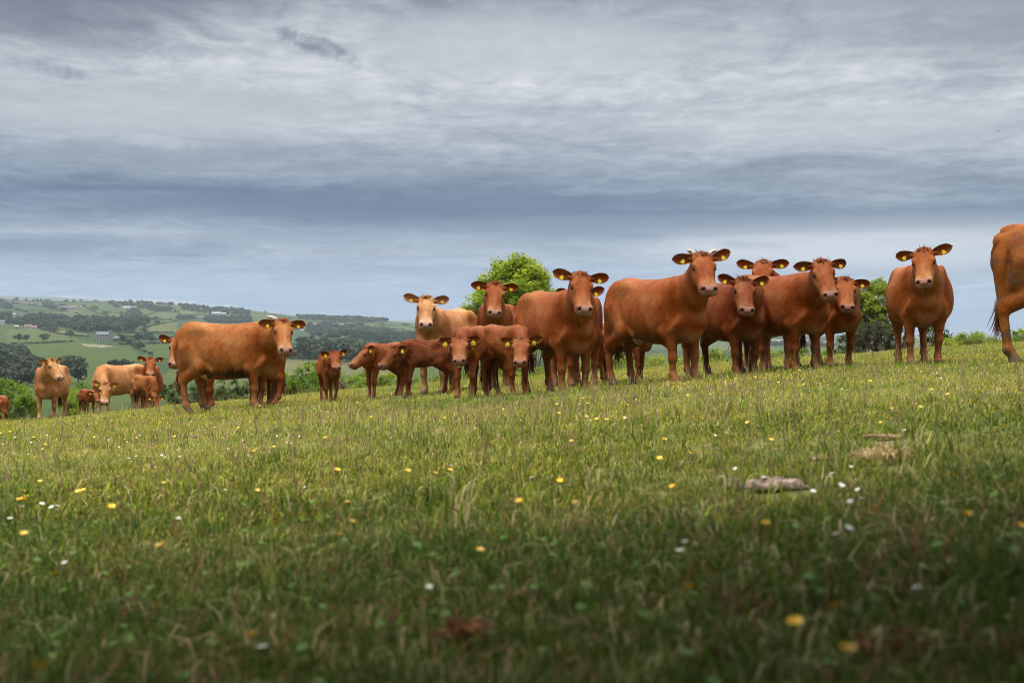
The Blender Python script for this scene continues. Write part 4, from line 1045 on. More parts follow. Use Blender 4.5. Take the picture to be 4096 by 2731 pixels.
def ear_mesh(name, coat, rim, L=.205, W=.062):
    n, k = 11, 9
    V = []; C = []
    for layer in (0, 1):
        for i in range(n):
            a = i / (n - 1)
            w = W * (.40 + .60 * math.sin(PI * min(1, a * .80 + .06)) ** .8) * max(0.0, 1 - max(0, a - .62) ** 2 / .1444) ** .5 if a < .999 else .004
            for j in range(k):
                b = -1 + 2 * j / (k - 1)
                curl = (.9 - .55 * a)
                y = w * math.sin(b * (1 + .35 * curl)) ; z = w * (1 - math.cos(b * (.95 + .8 * curl))) * .75 - .016 * math.sin(PI * a)
                z += -.03 * a * a
                if layer: z -= .010 * (1 - abs(b) ** 4 * .8)
                V.append((a * L, y, z))
                e = max(abs(b) ** 6, max(0, (a - .88) / .12))
                if layer: C.append(np.array(coat) * (.95))
                else:
                    inn = np.array(coat) * np.array([1.15, 1.1, 1.3]); 
                    C.append(inn * (1 - e) + np.array(rim) * e)
    Fc = []
    g = lambda l, i, j: l * n * k + i * k + j
    for i in range(n - 1):
        for j in range(k - 1):
            Fc.append((g(0, i, j), g(0, i + 1, j), g(0, i + 1, j + 1), g(0, i, j + 1)))
            Fc.append((g(1, i, j + 1), g(1, i + 1, j + 1), g(1, i + 1, j), g(1, i, j)))
    for i in range(n - 1):
        for j, fl in ((0, 0), (k - 1, 1)):
            q = (g(0, i, j), g(1, i, j), g(1, i + 1, j), g(0, i + 1, j)); Fc.append(q[::-1] if fl else q)
    for j in range(k - 1): Fc.append((g(0, n - 1, j), g(1, n - 1, j), g(1, n - 1, j + 1), g(0, n - 1, j + 1)))
    # fringe hairs along the lower edge and tip
    r = random.Random(name)
    base = len(V)
    for h in range(70):
        a = r.uniform(.15, 1); i = min(n - 1, int(a * (n - 1))); j = 0 if r.random() < .6 else k - 1
        p = np.array(V[g(0, i, j)]); sgn = -1 if j == 0 else 1
        d = np.array([r.uniform(-.2, .7), sgn * r.uniform(.4, 1), r.uniform(-.4, .6)]); d /= np.linalg.norm(d)
        l = r.uniform(.008, .022)
        b_ = len(V); V += [tuple(p + [.0015, 0, 0]), tuple(p - [.0015, 0, 0]), tuple(p + d * l)]
        C += [np.array(rim)] * 3; Fc.append((b_, b_ + 1, b_ + 2))
    return mesh_from(name, V, Fc, [M_COAT], None, True, np.array(C))

def tag_mesh(scale=1.0):
    pts = [(-.009, 0), (-.009, -.012), (-.027, -.030), (-.029, -.072), (.029, -.072), (.027, -.030), (.009, -.012), (.009, 0)]
    pts = [(x * scale, y * scale) for x, y in pts]
    V = [(x, y, .002) for x, y in pts] + [(x, y, -.002) for x, y in pts]
    n = len(pts); Fc = [tuple(range(n)), tuple(range(2 * n - 1, n - 1, -1))]
    Fc += [(i, n + i, n + (i + 1) % n, (i + 1) % n) for i in range(n)]
    Fc = [tuple(reversed(f)) if i < 1 else f for i, f in enumerate(Fc)]
    mb = MB(); mb.add(V, [tuple(range(n))[::-1], tuple(range(n, 2 * n))] + [(i, (i + 1) % n, n + (i + 1) % n, n + i) for i in range(n)], 0)
    v, f = tube([(0, -.007 * scale, .001), (0, -.007 * scale, .006)], [.0065 * scale] * 2, 8); mb.add(v, f, 1)
    me = mb.mesh('ear_tag', [M_TAG, M_INK]); bm = bmesh.new(); bm.from_mesh(me); bmesh.ops.recalc_face_normals(bm, faces=bm.faces); bm.to_mesh(me); bm.free()
    return me

TAG_ME = tag_mesh(1.0)
_sph = bmesh.new(); bmesh.ops.create_uvsphere(_sph, u_segments=12, v_segments=8, radius=1.0)
EYE_ME = bpy.data.meshes.new('eye'); _sph.to_mesh(EYE_ME); _sph.free(); EYE_ME.materials.append(M_EYE)
EYE_ME.polygons.foreach_set('use_smooth', np.full(len(EYE_ME.polygons), True))

def text_mesh(s, size, mat):
    cu = bpy.data.curves.new('txt', 'FONT'); cu.body = s; cu.size = size; cu.align_x = 'CENTER'; cu.extrude = .0004
    o = bpy.data.objects.new('txt', cu); COL.objects.link(o)
    dg = bpy.context.evaluated_depsgraph_get(); me = bpy.data.meshes.new_from_object(o.evaluated_get(dg))
    bpy.data.objects.remove(o); bpy.data.curves.remove(cu); me.materials.clear(); me.materials.append(mat); return me

def mat4(x, y, z, o):
    return Matrix(((x[0], y[0], z[0], o[0]), (x[1], y[1], z[1], o[1]), (x[2], y[2], z[2], o[2]), (0, 0, 0, 1)))

def unit(v): v = np.array(v, float); return v / np.linalg.norm(v)

def hair_tuft(name, pts, mat, r):
    """pts: list of (root, direction, length, width) strands"""
    mb = MB()
    for root, d, l, w in pts:
        d = unit(d); side = unit(np.cross(d, unit([r.uniform(-1, 1), r.uniform(-1, 1), r.uniform(-1, 1)])))
        k = np.array([r.uniform(-.3, .3), r.uniform(-.3, .3), r.uniform(-.5, .1)]) * l
        mb.strip(root, np.array(root) + d * l * .55 + k * .3, np.array(root) + d * l + k, w, side)
    return mb.mesh(name, [mat], True)

def build_animal(sp):
    """sp: placement and pose of one cow or calf"""
    calf = sp.get('calf', False)
    X, Y = sp['x'], sp['y']; Zg = ground_z(X, Y)
    s = sp['s']; yaw = math.radians(sp['yaw'])
    cy, sy_ = math.cos(yaw), math.sin(yaw)
    def w2l(p):
        d = np.array(p, float) - [X, Y, Zg]
        return np.array([cy * d[0] + sy_ * d[1], -sy_ * d[0] + cy * d[1], d[2]]) / s
    def wd2l(d): return np.array([cy * d[0] + sy_ * d[1], -sy_ * d[0] + cy * d[1], d[2]])
    p = dict(hl=1.07, bd=1.10, bw=.99, bl=1, hs=1.05, hw=.97, lt=.95, dirt=0.0, dung=0.0, nk=1.02, belly=1.0, udder=0.0, coat=(.36, .13, .042), nose=(.27, .135, .10), pale=.5, vox=.016)
    if calf: p.update(hl=.93, bd=.86, bw=.84, bl=.75, hs=1.18, hw=1.02, lt=.98, nk=.86, coat=(.21, .062, .022), nose=(.22, .095, .07), pale=.15, vox=.021)
    p.update(sp.get('par', {}))
    # head: between-eyes pixel -> point on that ray at a neck's length from the shoulders
    zt = lambda z: 1.37 - (1.37 - z) * p['bd']
    N0 = np.array([.47 * p['bl'], 0, zt(1.07)])
    lookyaw = math.atan2(-Y, -X) + math.radians(sp.get('look', 0))
    pit = math.radians(sp.get('pitch', 43))
    hd = np.array([math.cos(lookyaw), math.sin(lookyaw), 0])
    Fw = hd * math.cos(pit) - np.array([0, 0, math.sin(pit)]); Dw = hd * math.sin(pit) + np.array([0, 0, math.cos(pit)])
    rv_ = random.Random(sp['label'] + 'v'); rol = math.radians(sp.get('roll', rv_.uniform(-8, 8)))
    p['hw'] *= rv_.uniform(.96, 1.05); p['hl'] *= rv_.uniform(.96, 1.04); pit += math.radians(rv_.uniform(-3, 3))
    lat = np.cross(Dw, Fw); Dw = Dw * math.cos(rol) + lat * math.sin(rol)
    F, D = wd2l(Fw), wd2l(Dw)
    if sp.get('head'):
        hx, hy = sp['head']; hs = p['hs']
        L = sp.get('neck', .66 if not calf else .56)
        best = None
        N0w = np.array([X, Y, Zg]) + s * np.array([cy * N0[0], sy_ * N0[0], N0[2]])
        for d in np.linspace(Y - 1.8, Y + 1.8, 361):
            E = np.array([(hx - PCX) / FPX * d, d, (PHY - hy) / FPX * d])     # point between the eyes
            Pl = w2l(E) - F * .17 * hs * p['hl'] - D * .07 * hs
            Ql = Pl + F * .09 * hs - D * .09 * hs
            e = abs(np.linalg.norm(Ql - N0) - L) + .02 * abs(d - Y) * (1 if sp.get('far') else -.0)
            if sp.get('far'): e += (.4 if Ql[0] < N0[0] + .15 else 0)
            else: e += max(0, .32 - (Ql[0] - N0[0])) * 2 
            if best is None or e < best[0]: best = (e, Ql)
        Q = best[1]
        if best[0] > .06: print('neck', sp['label'], round(best[0], 3), np.round(Q, 2))
    else: Q = np.array(sp['Q'])
    feet = dict(fl=(0, 0, 0), fr=(0, 0, 0), hl=(0, 0, 0), hr=(0, 0, 0)); feet.update(sp.get('feet', {}))
    for kf, (bx, by) in dict(fl=(.44, .165), fr=(.44, -.165), hl=(-.70, .165), hr=(-.70, -.165)).items():
        fx, fy, fz = feet[kf]
        if kf not in sp.get('feet', {}): fx += rv_.uniform(-.09, .09)
        lx, ly = (bx * p['bl'] + fx) * s, (by * p['bw'] + fy) * s
        gz = ground_z(X + cy * lx - sy_ * ly, Y + sy_ * lx + cy * ly)
        feet[kf] = (fx, fy, fz + (gz - Zg) / s)
    p.update(Q=Q, F=F, D=D, feet=feet)
    v, q, col, wet, hf = cattle_mesh(p)
    name = 'calf' if calf else 'cow'
    mat = M_CURL if sp.get('curly') else M_COAT
    me = mesh_from(name, v, q, [mat], None, True, np.concatenate([col, (1 - wet)[:, None]], 1))
    o = link(name, me, None, (X, Y, Zg), yaw, s)
    tag(o, sp['label'], name, 'cattle standing across the pasture' if not calf else 'calves among the cows')
    P, Fh, Lh, Dh, hs, hw = hf['P'], hf['F'], hf['L'], hf['D'], hf['hs'], hf['hw']
    hlf = hf['hl']
    H = lambda t, l, d: P + (Fh * t * hlf + Lh * l * hw + Dh * d) * hs
    r = random.Random(sp['label'])
    coat = np.array(p['coat'])
    rim = coat * np.array([1.5, 2.0, 2.6]) if calf else coat * np.array([.9, .8, .7])
    up_l = np.array([0, 0, 1.0])
    fwd = wd2l(hd)
    for sd, kk in ((1, 'l'), (-1, 'r')):
        if sp.get('no_ear_' + kk): continue
        lift = sp.get('ear_' + kk, r.uniform(-.08, .34)); back = r.uniform(.0, .32)
        e = unit(Lh * sd + up_l * lift - fwd * back)
        nrm = unit(fwd * .85 + Fh * .15 + up_l * -.05 - e * 0)
        nrm = unit(nrm - e * (nrm @ e)); wdt = np.cross(nrm, e)
        ears = ear_mesh('ear', coat, rim, (.235 if not calf else .22) * hs, (.068 if not calf else .072) * hs)
        eo = link('ear', ears, o); base = H(.03, sd * .118, .03)
        eo.matrix_local = mat4(e, wdt, nrm, base)
        if sp.get('tags', True):
            tsc = (.82 if not calf else 1.4) * sp.get('tag_s', 1.0)
            tr_ = r.uniform(-.3, .3); tp = base + e * ((.098 if not calf else .095) + r.uniform(-.012, .012)) * hs + nrm * .012 + np.array([0, 0, -.004 if not calf else -.0])
            ty = unit(up_l * .8 + e * sd * 0 + (-e) * ((.55 if not calf else .12) + tr_)) ; tz = unit(nrm - ty * (nrm @ ty)); tx = np.cross(ty, tz)
            to = link('ear_tag', TAG_ME, o); mt = mat4(tx * tsc, ty * tsc, tz * tsc, tp + tz * .006); to.matrix_local = mt
            if sp.get('num'):
                t1 = link('tag_number', text_mesh(sp['num'], .017, M_INK), to, (0, -.066, .0026))
                t2 = link('tag_number', text_mesh('UK 364178', .0085, M_INK), to, (0, -.045, .0026))
        ey = link('eye', EYE_ME, o); c = H(.182, sd * .118, .003); rr = .026 * hs
        ey.matrix_local = mat4(np.array([rr, 0, 0]), np.array([0, rr, 0]), np.array([0, 0, rr]), c)
    # forelock on the poll
    hm = M_HAIR_CALF if calf else (M_HAIR_PALE if p['coat'][1] > .2 else M_HAIR)
    st = []
    for i in range(int(sp.get('lock', 130) * 1.7)):
        l = r.gauss(0, .045); t = r.uniform(-.05, .05)
        root = H(t, l, .07 - abs(l) * .35 - max(0, -t) * .5)
        st.append((root, Dh * r.uniform(.2, .9) + Fh * r.uniform(-.4, 1.0) + Lh * (l * 8 + r.uniform(-.5, .5)), r.uniform(.03, .06) * (1 + (r.random() < .08)), .005))
    link('forelock', hair_tuft('forelock', st, hm, r), o)['kind'] = 'stuff'
    # tail
    if sp.get('tail', True):
        sw = sp.get('tail_sway', 0.0); bl = hf['bl']; zt = hf['zt']
        zz = sp.get('tail_len', .42)
        tdx = sp.get('tail_dx', 0.0); pts = [(-.80 * bl, 0, zt(1.285)), (-.895 * bl, .2 * sw, zt(1.23)), (-.945 * bl, .5 * sw, zt(1.08)), (-.925 * bl, .8 * sw, .85), (-.90 * bl, sw, .62), (-.89 * bl, sw, zz)]
        pts = [(a + tdx * min(1, i * .5), b, c_) for i, (a, b, c_) in enumerate(pts)]
        V, Fc = tube(pts, [.045, .036, .028, .022, .018, .014], 8)
        cc = np.tile(coat * .9, (len(V), 1))
        to = link('tail', mesh_from('tail', V, Fc, [M_COAT], None, True, cc), o)
        st = []
        for i in range(150):
            a = r.random(); b = np.array(pts[4]) * (1 - a) + np.array(pts[5]) * a
            st.append((b + np.array([r.gauss(0, .014), r.gauss(0, .014), 0]), (r.gauss(0, .22), r.gauss(0, .22), -1), r.uniform(.10, .26), .006))
        link('switch', hair_tuft('switch', st, hm, r), to)
    for sd in sp.get('horns', ()):
        b0 = H(-.03, sd * .085, .03); b1 = H(-.055, sd * .13, .055); b2 = H(-.025, sd * .165, .095); 
        if sp.get('horn_out'): b0 = H(-.03, sd * .08, .035); b1 = H(-.06, sd * .155, .045); b2 = H(-.075, sd * .225, .05)
        V, Fc = tube([b0, (b0 + b1) / 2, b1, (b1 + b2) / 2, b2], [.032, .031, .028, .024, .015], 10)
        link('horn', mesh_from('horn', V, Fc, [M_HORN], None, True), o)
    if sp.get('froth'):
        st = [(H(.53 + r.uniform(-.02, .015), r.gauss(0, .022), -.085), Fh * .3 - Dh + Lh * r.uniform(-.4, .4), r.uniform(.012, .03), .008) for i in range(30)]
        link('milk_froth', hair_tuft('milk_froth', st, M_FROTH, r), o)
    if sp.get('stem'):
        mb = MB(); a_ = H(.53, .03, -.07); mb.strip(a_, a_ + np.array([0, 0, -.09]) + Lh * .03, a_ + np.array([0, 0, -.17]) + Lh * .01, .006, unit(np.cross(Lh, [0, 0, 1]) + Fh))
        link('grass_stem', mb.mesh('grass_stem', [M_STEMG]), o)
    if sp.get('teats'):
        zu = hf['zt'](.66) - .14 * p['udder']
        for i, (dx, dy) in enumerate(((-.5, .055), (-.5, -.055), (-.36, .05), (-.36, -.05))):
            V, Fc = tube([(dx * hf['bl'] + .0, dy, zu + .06), (dx * hf['bl'], dy * 1.15, zu - .02), (dx * hf['bl'], dy * 1.2, zu - .075)], [.026, .019, .013], 8)
            link('teat', mesh_from('teat', V, Fc, [M_TEAT], None, True), o)
    return o, hf

M_STEMG = simple_mat('green_stem', (.15, .25, .03), .6)
M_HAIR = hair_mat('poll_hair', (.17, .055, .022))
M_HAIR_PALE = hair_mat('pale_poll_hair', (.30, .12, .05))
M_HAIR_CALF = hair_mat('calf_poll_hair', (.11, .03, .012))
# ------------------------------------------------------------------ the herd
def at(px, y): return (px - PCX) / FPX * y
PALE = (.36, .158, .056); GOLD = (.25, .080, .018); RED = (.20, .051, .0095); DEEP = (.14, .032, .006); CALF = (.18, .050, .0125)
def cow(px, y, s, yaw, head, label, **k):
    par = dict(k.pop('par', {})); par.setdefault('coat', RED); par.setdefault('vox', .0145)
    build_animal(dict(x=at(px, y), y=y, s=s, yaw=yaw, head=head, label=label, par=par, **k))
def calf(px, y, s, yaw, head, label, **k):
    par = dict(k.pop('par', {})); par.setdefault('coat', CALF)
    build_animal(dict(x=at(px, y), y=y, s=s, yaw=yaw, head=head, label=label, calf=True, par=par, **k))

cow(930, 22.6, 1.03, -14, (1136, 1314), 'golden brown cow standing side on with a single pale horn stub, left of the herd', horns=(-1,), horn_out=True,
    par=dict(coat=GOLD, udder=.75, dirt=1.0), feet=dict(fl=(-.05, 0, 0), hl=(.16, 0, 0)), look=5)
cow(930, 24.9, 1.0, -158, (708, 1378), 'red cow hidden behind the one-horned cow, only its face and brisket showing', look=-8, par=dict(vox=.018))
cow(1052, 26.2, .93, 97, None, 'cow facing away behind the one-horned cow, seen as legs and tail', Q=(1.0, 0, 1.1), look=170, tail_len=.3, par=dict(vox=.02))
calf(1318, 25.3, .63, -74, (1339, 1424), 'small red calf standing alone between the one-horned cow and the pale cow', look=8)
calf(1530, 24.3, .69, -135, (1443, 1410), 'red calf in profile looking left with a grass stem at its mouth', look=-62, pitch=38, stem=True)
calf(1695, 22.2, .66, -164, (1561, 1408), 'shaggy dark red calf standing side on right in front of the pale cream cow', look=-58, pitch=40, curly=True, par=dict(coat=(.145, .038, .010)))
cow(1778, 24.4, 1.06, -112, (1705, 1219), 'pale cream cow facing the camera with a ginger topknot', par=dict(coat=PALE, belly=.95, nose=(.36, .19, .15)), lock=190)
calf(1888, 19.0, .70, -107, (1836, 1375), 'red calf facing the camera, milk froth on its chin, below the pale cow', num='700880', froth=True, feet=dict(fl=(.05, -.03, 0), fr=(.12, 0, 0)))
calf(2028, 19.0, .69, -52, (2082, 1380), 'red calf with large yellow tags standing under the big chestnut cow, head lowered', num='500894', look=-4, froth=True)
cow(1990, 24.2, 1.07, -94, (1981, 1166), 'chestnut cow behind the calves, facing the camera in front of the ash tree', par=dict(coat=RED), lock=170)
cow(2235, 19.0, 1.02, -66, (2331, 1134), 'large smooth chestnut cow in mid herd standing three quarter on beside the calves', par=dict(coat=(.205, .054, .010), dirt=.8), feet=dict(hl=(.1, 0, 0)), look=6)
cow(2305, 21.6, 1.02, -80, (2318, 1198), 'cow hidden behind the large chestnut cow, one tagged ear showing', par=dict(vox=.018))
cow(2640, 19.6, 1.08, -57, (2819, 1054), 'biggest chestnut cow with two white horn stubs in the centre right of the herd', horns=(1, -1), par=dict(coat=(.205, .054, .010), udder=.6, dirt=.5), look=9, pitch=40, ear_l=.35, feet=dict(fl=(.06, 0, 0)))
calf(2505, 21.8, .66, -28, None, 'calf hidden behind the biggest horned cow, only legs showing', Q=(.86, 0, 1.1), look=40)
cow(2905, 20.6, 1.02, -64, (2981, 1150), 'dark red cow with shaggy fringe and lowered head beside the horned cow', par=dict(coat=DEEP, nk=1.06), lock=230, look=6, ear_l=.3)
cow(3075, 22.6, 1.08, -88, (3049, 1080), 'chestnut cow peering over the backs of the others, only forehead and ears showing', par=dict(coat=RED, vox=.018), neck=.74)
cow(3125, 20.5, 1.04, -54, (3297, 1081), 'red cow standing three quarter on with head raised, right of the shaggy fringed cow', par=dict(coat=(.18, .045, .009)), look=14, pitch=43, feet=dict(hr=(.12, 0, 0)))
cow(3312, 21.9, 1.0, -76, (3386, 1146), 'red cow half hidden at the right end of the main bunch beside the small tree', par=dict(coat=RED), look=4)
cow(3676, 19.9, 1.035, -97, (3692, 1034), 'broad bellied chestnut cow standing apart and facing the camera on the right', par=dict(coat=(.22, .062, .012), belly=1.17, bw=1.06), ear_l=.2)
cow(4355, 16.1, 1.13, -12, None, 'muddy rumped cow cut off by the right edge with pale udder and teats', Q=(1.1, .1, 1.35), look=120, tail_len=.40, tail_sway=-.06, tail_dx=.03, par=dict(coat=(.22, .064, .011), udder=1.0, dung=1.0, bd=.99, nk=.95), teats=True, feet=dict(hl=(.30, 0, 0), hr=(-.04, 0, 0)))
cow(205, 36.0, 1.0, -86, (219, 1459), 'pale cow on the far left looking to the right beside the green bush', par=dict(coat=PALE, belly=1.12, vox=.019), look=40, pitch=48)
calf(352, 36.6, .50, -50, (386, 1577), 'tiny dark red calf nuzzled by the grazing pale cow', look=28, pitch=48)
cow(472, 39.5, 1.0, -128, (420, 1556), 'pale cow with lowered head nuzzling the tiny calf', par=dict(coat=PALE, vox=.019), look=-6, pitch=62, neck=.72)
cow(597, 40.5, 1.0, -77, (602, 1450), 'red cow facing the camera behind the grazing calf on the left', par=dict(coat=RED, vox=.019, belly=1.12))
calf(582, 36.6, .64, -38, (629, 1603), 'light red calf grazing with its head in the grass on the left', look=25, pitch=72, neck=.66, par=dict(coat=(.22, .07, .016)))
calf(-24, 37.5, .54, 172, None, 'calf at the left edge, only its rump in view', Q=(.86, 0, 1.1), look=180, par=dict(coat=(.25, .08, .026)))
# ------------------------------------------------------------------ flowers, dung, bird
M_BUTTER = simple_mat('buttercup_petal', (.85, .50, .01), .35, .1, 60, .5); M_DAISY = simple_mat('daisy_petal', (.66, .66, .65), .6, .05, 60)
M_DEYE = simple_mat('daisy_eye', (.75, .50, .03), .7); M_STEM = simple_mat('flower_stem', (.10, .16, .03), .7)
def petals(mb, n, r0, r1, wid, rise, m):
    for i in range(n):
        a = 2 * PI * i / n; u = np.array([math.cos(a), math.sin(a), 0]); s = np.array([-math.sin(a), math.cos(a), 0]); z = np.array([0, 0, 1])
        mb.add([u * r0 - s * wid * .3, u * r0 + s * wid * .3, u * r1 * .65 + s * wid * .55 + z * rise * .55, u * r1 + s * wid * .3 + z * rise, u * r1 - s * wid * .3 + z * rise, u * r1 * .65 - s * wid * .55 + z * rise * .55], [(0, 1, 2, 5), (5, 2, 3, 4)], m)
def disc(mb, r, z, m, k=8):
    mb.add([(r * math.cos(2 * PI * i / k), r * math.sin(2 * PI * i / k), z) for i in range(k)] + [(0, 0, z + r * .5)], [(i, (i + 1) % k, k) for i in range(k)], m)
b_ = MB(); petals(b_, 5, .001, .0125, .0145, .007, 0); disc(b_, .004, .003, 1); BUT_BLOOM = b_.mesh('bloom', [M_BUTTER, M_DEYE], True)
b_ = MB(); petals(b_, 13, .002, .0105, .0042, .0015, 0); disc(b_, .0038, .0012, 1); DAI_BLOOM = b_.mesh('bloom', [M_DAISY, M_DEYE], True)
def stem_mesh(h, seed):
    r = random.Random(seed); mb = MB(); k = r.uniform(-.15, .15) * h
    mb.tube([(k, .3 * k, -h), (k * .4, 0, -h * .5), (0, 0, 0)], [.0012, .001, .0009], 5); return mb.mesh('stem', [M_STEM], True)
STEMS = {h: stem_mesh(h, i) for i, h in enumerate((.05, .08, .11, .15))}
LISTB = [(3180, 2520), (3342, 2466), (2753, 2372), (3063, 2115), (3870, 2083), (2636, 2135), (1700, 2430), (1920, 2213), (1408, 2104), (1104, 2080), (1096, 2065), (1090, 2037), (442, 2331), (700, 2152), (628, 2437), (447, 2035), (160, 2700), (1010, 2575), (3980, 1880),
         (3390, 2635), (80, 2010), (100, 2012), (107, 1998), (90, 1968), (95, 2150), (160, 1930), (953, 1950), (1030, 1970), (1360, 2150), (1800, 1886), (2240, 1930), (2285, 1768), (2440, 1842), (2660, 1820), (2690, 1955), (3110, 1720), (2510, 1706), (2308, 1686), (1390, 2018), (1626, 2150), (2150, 2098),
         (3500, 2060), (3860, 2083), (4085, 2125), (3820, 1905), (1100, 2108), (2300, 2020), (1845, 1958), (1300, 1755), (3540, 1860), (220, 2310), (640, 2200), (1240, 2080), (1740, 1900)]
LISTD = [(3665, 2362), (3508, 2422), (1718, 2357), (3318, 2715), (257, 2258), (714, 2082), (3400, 2015), (3435, 1990), (3360, 1940), (3375, 1932), (3370, 1945), (3320, 1910), (3260, 1910), (3405, 1870), (3210, 1840), (3255, 1838), (3445, 1995), (3475, 1935), (3500, 1940), (3500, 1962), (3465, 1965), (3430, 1962), (3253, 1968), (3055, 1912), (2800, 1922), (3360, 2165),
         (3343, 2148), (3390, 2140), (3395, 2125), (3655, 2130), (3935, 1745), (3618, 1723), (3820, 1860), (590, 1893), (550, 1855), (515, 1833), (1220, 1950), (1756, 1836), (2128, 1912), (85, 2032), (205, 2035), (230, 2030), (168, 2020), (40, 2080), (1050, 2600), (870, 1885), (890, 1975), (900, 1960), (790, 1955), (2720, 2210), (2740, 2180), (2780, 2190), (2960, 2110), (2975, 2150)]
rf = random.Random(21)
def zone(n, x0, x1, y0, y1): return [(rf.uniform(x0, x1), rf.uniform(y0, y1)) for _ in range(n)]
LISTB += zone(34, 0, 1100, 1680, 1830) + zone(26, 1000, 2400, 1600, 1720) + zone(22, 2000, 2600, 1590, 1700) + zone(30, 2700, 3500, 1480, 1620) + zone(16, 3500, 4096, 1420, 1650) + zone(14, 2300, 4096, 1640, 1850) + zone(12, 300, 2200, 1830, 2100)
LISTD += zone(44, 0, 700, 1690, 1840) + zone(24, 700, 1200, 1680, 1860) + zone(12, 1200, 2600, 1640, 1800) + zone(22, 3000, 4096, 1440, 1620) + zone(14, 2600, 4000, 1700, 2000)
COLS = [(0, 'far left pale cow'), (300, 'grazing cows at left'), (640, 'one-horned cow\'s rump'), (900, 'one-horned cow\'s chest'), (1180, 'small lone calf'), (1420, 'profile calf'), (1620, 'pale cream cow'),
        (1850, 'froth-chinned calf'), (2060, 'large chestnut cow\'s rump'), (2280, 'large chestnut cow\'s head'), (2430, 'biggest horned cow\'s rump'), (2660, 'biggest horned cow\'s head'), (2880, 'shaggy fringed cow'),
        (3080, 'red cow beside the fringed cow'), (3300, 'red cow by the small tree'), (3500, 'small tree'), (3640, 'broad bellied cow'), (3820, 'gap beside the broad bellied cow'), (3960, 'muddy rumped cow')]
ROWS = [(2450, 'at the dark bottom edge'), (2200, 'low in the shaded near grass'), (2000, 'at the shade\'s upper edge'), (1880, 'in the nearer sunlit grass'), (1790, 'in the mid pasture'), (1710, 'just past mid pasture'), (1630, 'in the farther pasture'), (1550, 'close to the herd'), (0, 'at the herd\'s hooves')]
def flower(kind, px, py, i):
    near = py > 2000
    h = (rf.choice((.11, .15)) if py > 2000 else rf.choice((.08, .11, .15))) if kind == 'buttercup' else (rf.choice((.08, .11)) if py > 2000 else rf.choice((.05, .08)))
    g = px_ground(px, py, h * .95)
    if g is None: return
    x, y, z = g
    bloom, cat = (BUT_BLOOM, 'flower') if kind == 'buttercup' else (DAI_BLOOM, 'flower')
    col_ = [n for a, n in COLS if px >= a or a == 0][-1]; row_ = [n for a, n in ROWS if py >= a][0]
    root = link(kind, None, None, (x, y, z + h), rf.uniform(0, 6.28), rf.uniform(.7, 1.0) * (.72 if y < 4 else (.85 if y < 12 else 1.2)))
    root.rotation_euler = (rf.uniform(-.35, .5), rf.uniform(-.4, .4), rf.uniform(0, 6.28))
    tag(root, '%s below the %s, %s' % ('yellow buttercup' if kind == 'buttercup' else 'white daisy', col_, row_), cat, '%s below the %s, %s' % ('buttercups' if kind == 'buttercup' else 'daisies', col_, row_))
    link('bloom', bloom, root); link('stem', STEMS[h], root)
for i, (a, b) in enumerate(LISTB): flower('buttercup', a, b, i)
for i, (a, b) in enumerate(LISTD): flower('daisy', a, b, i)

def lump(name, label, cat, px, py, sx_, sy__, sz, mat, seed, rz=0.0):
    g = px_ground(px, py, .02)
    bm = bmesh.new(); bmesh.ops.create_icosphere(bm, subdivisions=4, radius=1.0)
    r = random.Random(seed); ph = [r.uniform(0, 6.28) for _ in range(8)]
    for v in bm.verts:
        x, y, z = v.co; a = math.atan2(y, x)
        k = 1 + .18 * math.sin(3 * a + ph[0]) + .12 * math.sin(5 * a + ph[1]) + .10 * math.sin(9 * x + ph[2]) * math.sin(8 * y + ph[3]) + .06 * math.sin(19 * x + ph[4]) * math.sin(17 * y + ph[5])
        top = max(0, z) * (1 + .5 * math.sin(7 * x + ph[6]) * math.sin(6 * y + ph[7]))
        v.co = (x * k * sx_, y * k * sy__, (top if z > 0 else z * .4) * sz)
    me = bpy.data.meshes.new(name); bm.to_mesh(me); bm.free(); me.materials.append(mat)
    me.polygons.foreach_set('use_smooth', np.full(len(me.polygons), True))
    return tag(link(name, me, None, (g[0], g[1], g[2] + .015), rz), label, cat)
def pat_mat(name, a, b, c):
    m, nt = material(name); tc = nt.n('ShaderNodeTexCoord').outputs['Object']
    f = nt.noise(tc, 28, 6, .75, .6); col = nt.ramp(f, [(.34, a), (.5, b), (.66, c)])
    bs = principled(nt, Base_Color=col, Roughness=.95, Specular_IOR_Level=.1)
    bn = nt.n('ShaderNodeBump', {'Strength': 1.0, 'Distance': .02, 'Height': f}); nt.t.links.new(bn.outputs[0], bs.inputs['Normal']); return m
M_PAT = pat_mat('bleached_dung', (.05, .038, .032), (.30, .22, .165), (.50, .39, .29)); M_PAT2 = pat_mat('brown_dung', (.10, .06, .03), (.24, .15, .08), (.34, .24, .14))
lump('cow_pat', 'large bleached dry cow pat lying in the grass at right', 'dung', 3090, 1942, .095, .05, .026, M_PAT, 3)
lump('cow_pat', 'small pale cow pat piece left of the large bleached one', 'dung', 2925, 1945, .03, .025, .03, M_PAT, 4)
lump('cow_pat', 'brown crumbled cow pat left of the curled straw clump', 'dung', 3275, 1832, .032, .026, .014, M_PAT2, 5)
lump('cow_pat', 'long brown flattened cow pat at right under the broad bellied cow', 'dung', 3545, 1742, .075, .04, .010, M_PAT2, 6)
lump('cow_pat', 'dark mud patch by the daisies left of centre', 'dung', 760, 1745, .08, .04, .01, M_DIRT, 7)
